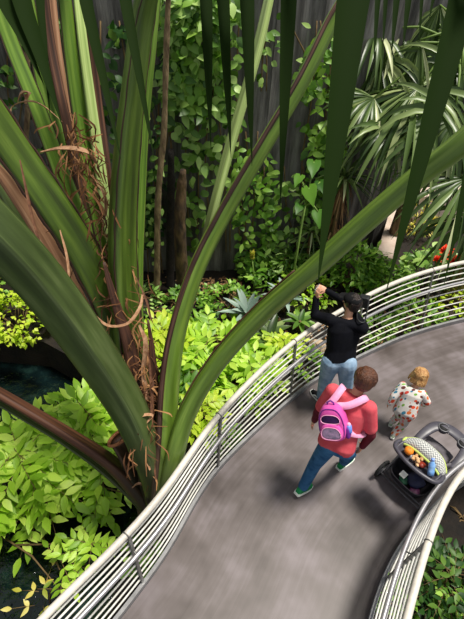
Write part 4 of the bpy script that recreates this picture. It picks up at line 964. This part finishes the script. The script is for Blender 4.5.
# toddler heads are large for the body
mb = MB(); mb.ell(Jk['head'] + A['u'] * .01, (.076, .085, .088), (A['R'], A['f'], A['u']), 18, 12); o = mb.build('forehead', M['skin2'], root); bpy.data.objects.remove(o)
mb = MB(); mb.loft(grow(rings, .02, 1, 7) )
for k in 'LR': mb.limb([Jk[k + 'sh'], Jk[k + 'el'], Jk[k + 'wr']], [.056, .047, .036])
mb.cap(Jk['Lsh'], Jk['Rsh'], .045, .045)
b0 = rings[1]; mb.loft([(b0[0] - up * .06, b0[1] * 1.3, b0[2] * 1.35), (b0[0], b0[1] * 1.3, b0[2] * 1.35), (b0[0] + A['sp'] * .3, b0[1] * 1.2, b0[2] * 1.3), (b0[0] + A['sp'] * .7, b0[1] * 1.1, b0[2] * 1.1)])
mb.remesh('pyjama_top', M['pj'], root, .007, 6)
mb = MB(); mb.loft(grow(rings, .012, 0, 2))
for k in 'LR': mb.limb([Jk[k + 'hip'], Jk[k + 'kn'], Jk[k + 'an'] + up * .01], [.066, .054, .042])
mb.remesh('pyjama_trousers', M['pj'], root, .007, 5)
mb = MB(); hair_cap(mb, Jk, A, .97 * .98, th=.012)
c = Jk['head']
for k in range(40):
    a = rnd(-1.5, 1.5); d0 = -A['f'] * math.cos(a) + A['R'] * math.sin(a); mb.limb([c + d0 * .085 + A['u'] * .02, c + d0 * .10 - A['u'] * .045, c + d0 * .108 - A['u'] * .09], [.015, .013, .005], 6)
mb.remesh('hair', M['blond_hair'], root, .007, 2)
shoe(root, Jk['Lan'], (.5, .85, 0), M['grey_shoe'], M['white_sole'], .62)
o = shoe(root, Jk['Ran'], (.5, .85, 0), M['grey_shoe'], M['white_sole'], .62, .3)

# ================================================================== STROLLER
W1, W2 = at(384, 471, .12), at(420, 506, .12)
mid = (W1 + W2) / 2; sv = (W2 - W1).normalized(); hv = V3((-sv.y, sv.x, 0))
def S(f, s, z):
    if z > .6: f, s, z = f + .0, s * .9 + .045, z - .05 * min(1, (z - .6) / .3)
    q = mid + hv * f + sv * s; return V3((q.x, q.y, z))
M['frame'] = mat('stroller_frame', (78, 76, 80), .45, .2, c2=(92, 90, 94)); M['plastic'] = mat('dark_plastic', (62, 60, 70), .4, c2=(76, 74, 84)); M['tyre'] = mat('tyre', (24, 24, 26), .8)
M['seat'] = fabric('dark_grey_cloth', (84, 80, 86), (110, 106, 112)); M['basket'] = fabric('basket_mesh', (34, 33, 37), (52, 50, 56)); M['hub'] = mat('hub', (96, 96, 100), .4, .3); M['limetrim'] = fabric('lime_trim', (176, 196, 96), (198, 214, 126))
def chev():
    m, nt, p = new_mat('chevron_cloth'); tc = nd(nt, 'ShaderNodeTexCoord'); sp_ = nd(nt, 'ShaderNodeSeparateXYZ'); nt.links.new(tc.outputs['Object'], sp_.inputs[0])
    uvn = nd(nt, 'ShaderNodeUVMap'); sp2 = nd(nt, 'ShaderNodeSeparateXYZ'); nt.links.new(uvn.outputs[0], sp2.inputs[0])
    pp = nd(nt, 'ShaderNodeMath', operation='PINGPONG'); pp.inputs[1].default_value = .016; nt.links.new(sp2.outputs[1], pp.inputs[0])
    ad = nd(nt, 'ShaderNodeMath', operation='ADD'); ml = nd(nt, 'ShaderNodeMath', operation='MULTIPLY'); ml.inputs[1].default_value = .16; nt.links.new(sp2.outputs[0], ml.inputs[0]); nt.links.new(pp.outputs[0], ad.inputs[0]); nt.links.new(ml.outputs[0], ad.inputs[1])
    md = nd(nt, 'ShaderNodeMath', operation='PINGPONG'); md.inputs[1].default_value = .010; nt.links.new(ad.outputs[0], md.inputs[0])
    gt = nd(nt, 'ShaderNodeMath', operation='GREATER_THAN'); gt.inputs[1].default_value = .005; nt.links.new(md.outputs[0], gt.inputs[0])
    mx = nd(nt, 'ShaderNodeMix', data_type='RGBA'); mx.inputs[6].default_value = lin((206, 208, 204)); mx.inputs[7].default_value = lin((112, 114, 118)); nt.links.new(gt.outputs[0], mx.inputs[0]); nt.links.new(mx.outputs[2], p.inputs['Base Color']); p.inputs['Roughness'].default_value = .85
    return m
M['chev'] = chev()
st = empty('stroller', S(.3, 0, 0), 'dark grey stroller with chevron canopy and lime trim parked by the inner railing', 'stroller')
def wheel(c, R_, wd, ax):
    ax = V3(ax).normalized(); e1 = V3((0, 0, 1)); e2 = ax.cross(e1)
    o = MB().tube([c + e1 * ((R_ - .016) * math.cos(t)) + e2 * ((R_ - .016) * math.sin(t)) for t in [i * math.pi / 12 for i in range(25)]], .018, 8, ref=tuple(ax)).build('wheel', M['tyre'], st)
    mb = MB(); mb.tube([c - ax * .02, c + ax * .02], .028, 12)
    mb.tube([c + e1 * ((R_ - .033) * math.cos(t)) + e2 * ((R_ - .033) * math.sin(t)) for t in [i * math.pi / 12 for i in range(25)]], .008, 6)
    for k in range(5):
        t = k * 2 * math.pi / 5; mb.cap(c, c + (e1 * math.cos(t) + e2 * math.sin(t)) * (R_ - .035), .010, .009, 6)
    mb.build('wheel_hub', M['hub'], o)
R1 = .125
for g in (-1, 1):
    wheel(S(0, .285 * g, R1), R1, .03, sv)
    for dd in (-.02, .02): wheel(S(.74, .2 * g + dd, .095), .095, .03, sv)
fr_ = MB()
fr_.tube([S(0, -.30, R1), S(0, .30, R1)], .013, 8)
for g in (-1, 1):
    fr_.tube([V3(v) for v in cr([tuple(S(0, .245 * g, R1 + .01)), tuple(S(.25, .24 * g, .38)), tuple(S(.45, .235 * g, .56))], 5)], .014, 8)       # rear leg
    fr_.tube([V3(v) for v in cr([tuple(S(.74, .2 * g, .17)), tuple(S(.55, .22 * g, .42)), tuple(S(.2, .24 * g, .72)), tuple(S(-.22, .25 * g, .98))], 5)], .015, 8)
    fr_.tube([S(.74, .2 * g, .20), S(.74, .2 * g, .10)], .018, 8)
    fr_.tube([S(0, .235 * g, .16), S(.7, .2 * g, .2)], .011, 8)
fr_.tube([S(-.02, -.25, .16), S(-.02, .25, .16)], .011, 8); fr_.tube([S(.66, -.2, .22), S(.66, .2, .22)], .011, 8)
fr_.tube([S(-.05, -.26, .13), S(-.05, .26, .13)], .012, 8)
for g in (-1, 1): fr_.tube([S(-.05, .26 * g, .13), S(0, .26 * g, .14), S(.3, .25 * g, .2)], .012, 8)
fr_.build('frame', M['frame'], st)
# storage basket
mb = MB()
def tray_loft(levels, n=28, e=.5, th=.008):
    V = []; F = []
    for (z, f0, f1, hs) in levels:
        for k in range(n):
            t = 2 * math.pi * k / n; x, y = math.cos(t), math.sin(t); x = math.copysign(abs(x) ** e, x); y = math.copysign(abs(y) ** e, y)
            V.append(S((f0 + f1) / 2 + (f1 - f0) / 2 * x, hs * y, z))
    N = len(levels); F = [(i * n + k, i * n + (k + 1) % n, (i + 1) * n + (k + 1) % n, (i + 1) * n + k) for i in range(N - 1) for k in range(n)] + [tuple((N - 1) * n + k for k in range(n))]
    return MB().add(V, F)
tray_loft([(.14, -.02, .58, .21), (.28, -.07, .62, .235), (.29, -.07, .62, .235), (.28, -.055, .61, .225), (.16, -.01, .57, .2)]).build('storage_basket', M['basket'], st)
# seat
mb = MB(); mb.loft([(S(.12, 0, .86), sv * .17, hv * .03), (S(.14, 0, .75), sv * .19, hv * .045), (S(.18, 0, .6), sv * .19, hv * .05), (S(.22, 0, .5), sv * .18, hv * .05)])
mb.loft([(S(.2, 0, .5), sv * .18, up * .04), (S(.4, 0, .52), sv * .18, up * .045), (S(.52, 0, .51), sv * .17, up * .04)])
mb.loft([(S(.5, 0, .5), sv * .16, hv * .03), (S(.56, 0, .36), sv * .15, hv * .03)])
for g in (-1, 1): mb.loft([(S(.14, .19 * g, .82), sv * .015, hv * .03), (S(.3, .2 * g, .62), sv * .018, hv * .1), (S(.42, .2 * g, .56), sv * .015, hv * .08)])
mb.remesh('seat', M['seat'], st, .009, 6)
# parent tray with rounded bar
tray_loft([(.93, -.25, -.08, .22), (.955, -.275, -.06, .25), (.99, -.285, -.055, .262), (1.0, -.28, -.06, .257), (.99, -.265, -.08, .238), (.945, -.25, -.09, .22)]).build('storage_tray', M['plastic'], st)
hb = [S(-.10, -.275, .97), S(-.20, -.285, 1.0), S(-.27, -.24, 1.02), S(-.31, -.10, 1.03), S(-.315, 0, 1.03), S(-.31, .10, 1.03), S(-.27, .24, 1.02), S(-.20, .285, 1.0), S(-.10, .275, .97)]
MB().tube([V3(v) for v in cr([tuple(p) for p in hb], 5)], .021, 10).build('push_handle', M['plastic'], st)
# folded canopy
V = []; n = 26; rows = 8
cv = MB(); Vv = []; uvv = []
for i in range(n + 1):
    t = -1 + 2 * i / n; arch = 1 - abs(t) ** 3
    for j in range(rows + 1):
        a = j / rows; ph = a * math.pi
        f = -.085 + .055 * arch - math.cos(ph) * (.045 + .035 * arch) ; z = .955 + .05 * arch + math.sin(ph) * (.03 + .04 * arch)
        Vv.append(S(f, .262 * t, z)); uvv.append((a, (t + 1) * .26))
Fv = [(i * (rows + 1) + j, (i + 1) * (rows + 1) + j, (i + 1) * (rows + 1) + j + 1, i * (rows + 1) + j + 1) for i in range(n) for j in range(rows)]
Fv += [tuple(range(rows + 1)), tuple(n * (rows + 1) + j for j in range(rows + 1))[::-1]]
can = mesh_obj('canopy', Vv, Fv, M['chev'], st, True, uvv); can['label'] = 'folded canopy in grey and white chevron cloth'
for j in (0, rows): o = MB().tube([Vv[i * (rows + 1) + j] for i in range(n + 1)], .015, 8).build('canopy_trim', M['limetrim'], can); o['label'] = 'lime green trim'
o = MB().tube([Vv[j] for j in range(rows + 1)], .015, 8).build('canopy_trim', M['limetrim'], can)
# child tray: arch with two cup holders
pts = [S(.22, -.24, .70), S(.36, -.235, .75), S(.50, -.21, .77), S(.575, -.12, .775), S(.60, 0, .775), S(.575, .12, .775), S(.50, .21, .77), S(.36, .235, .75), S(.22, .24, .70)]
Q = [V3(v) for v in cr([tuple(p) for p in pts], 5)]
ctray = MB().tube(Q, [.7 + .5 * math.sin(math.pi * i / (len(Q) - 1)) for i in range(len(Q))], ref=(0, 0, 1), prof=[(.058 * math.cos(t), .019 * math.sin(t)) for t in [i * math.pi / 6 for i in range(12)]]).build('child_tray', M['plastic'], st)
for g in (-1, 1):
    c = S(.545, .135 * g, .79)
    mb = MB(); mb.tube([c - up * .05, c - up * .045, c + up * .0, c + up * .006], [.044, .054, .062, .062], 20); mb.build('cup_holder', M['plastic'], ctray)
    MB().tube([c + V3((math.cos(t) * .056, math.sin(t) * .056, .007)) for t in [i * math.pi / 10 for i in range(21)]], .008, 6).build('cup_rim', M['hub'], ctray)
    MB().tube([c + up * .006, c + up * .0075], .047, 18).build('cup_shade_disc', M['tyre'], ctray)  # flat black disc paints the shade of a hollow onto the closed cup
# things in the tray and basket
M['orange'] = mat('orange_peel', (240, 132, 26), .45, c2=(248, 150, 40), scale=20, bump=.3, bscale=300)
oc = S(-.17, -.135, 1.0)
og = empty('orange', oc - up * .045, 'round orange at the left end of the stroller tray', 'orange'); MB().ell(oc, (.046, .046, .043), n=20, m=12).build('peel', M['orange'], og); MB().ell(oc + up * .042, (.006, .006, .004)).build('stem_end', M['stem'], og)
M['crumb'] = mat('snack', (196, 146, 92), .8, c2=(226, 190, 146), scale=24, bump=.8); M['wrap'] = mat('wrapper', (120, 40, 30), .4, c2=(160, 60, 40))
for f, s_, r0, lab in ((-.20, -.055, .026, 'tan nut beside the orange in the stroller tray'), (-.15, -.045, .024, 'pale tan nut behind the orange in the tray'), (-.19, -.005, .032, 'largest knobbly tan snack in the middle of the tray'), (-.13, .01, .024, 'small tan snack near the canopy'), (-.22, .03, .02, 'smallest tan snack nearest the handle')):
    mb = MB(); c = S(f, s_, .965 + r0)
    for k in range(4): mb.ell(c + rv(r0 * .5), (r0 * .7, r0 * .6, r0 * .6), n=8, m=6)
    tag(mb.remesh('snack', M['crumb'], None, .005, 1), lab, 'snack', 'snacks in the stroller tray')
mb = MB(); mb.loft([(S(-.17, .05, .965), sv * .03, hv * .035), (S(-.17, .055, .985), sv * .035, hv * .03)]); tag(mb.build('snack_wrapper', M['wrap']), 'dark red wrapper between the snacks and the water bottle', 'wrapper')
M['wb'] = mat('blue_clear_plastic', (96, 150, 216), .12, c2=(150, 190, 236), coat=.6); M['cap'] = mat('cap_blue', (130, 160, 230), .4)
b0, bd = S(-.185, .17, .985), (hv * .3 - sv * .35 + up * .75).normalized()
wbt = empty('water_bottle', b0, 'blue plastic water bottle standing at the right end of the stroller tray', 'bottle')
MB().tube([b0 + bd * t for t in (-.02, -.015, .03, .035, .07, .075, .10, .125, .135)], [.02, .033, .033, .030, .034, .034, .032, .016, .014], 16).build('bottle_body', M['wb'], wbt); MB().tube([b0 + bd * .132, b0 + bd * .155], .017, 12).build('cap', M['cap'], wbt)
def crumple(name, f, s_, z, r0, c, c2, label, cat, sq=(1, 1, .5)):
    mb = MB().ell(S(f, s_, z), (r0 * sq[0], r0 * sq[1], r0 * sq[2]), (hv, sv, up), 12, 8); mb.V = [tuple(V3(v) + rv(r0 * .12)) for v in mb.V]
    tag(mb.build(name, mat(name + label[:5], c, .6, c2=c2)), label, cat)
mb = MB(); mb.box(S(.03, -.06, .30), (hv * .8 + up * .3).normalized(), sv, (up * .8 - hv * .3).normalized(), .035, .035, .006); tag(mb.build('white_card', mat('paper', (226, 226, 220), .7), smooth=False), 'white folded card on top of the stroller basket', 'card')
crumple('blue_bag', .12, .06, .25, .1, (26, 28, 52), (40, 44, 84), 'dark blue bundle in the stroller basket', 'bundle')
crumple('green_pouch', .03, -.03, .23, .06, (30, 80, 56), (46, 110, 80), 'green pouch in the stroller basket under the card', 'pouch')
crumple('magenta_pouch', .03, .12, .21, .06, (70, 26, 60), (104, 46, 90), 'magenta pouch at the right of the stroller basket', 'pouch')
crumple('grey_blanket', .38, 0, .27, .17, (70, 68, 74), (110, 106, 112), 'grey blanket filling the front of the stroller basket', 'blanket')
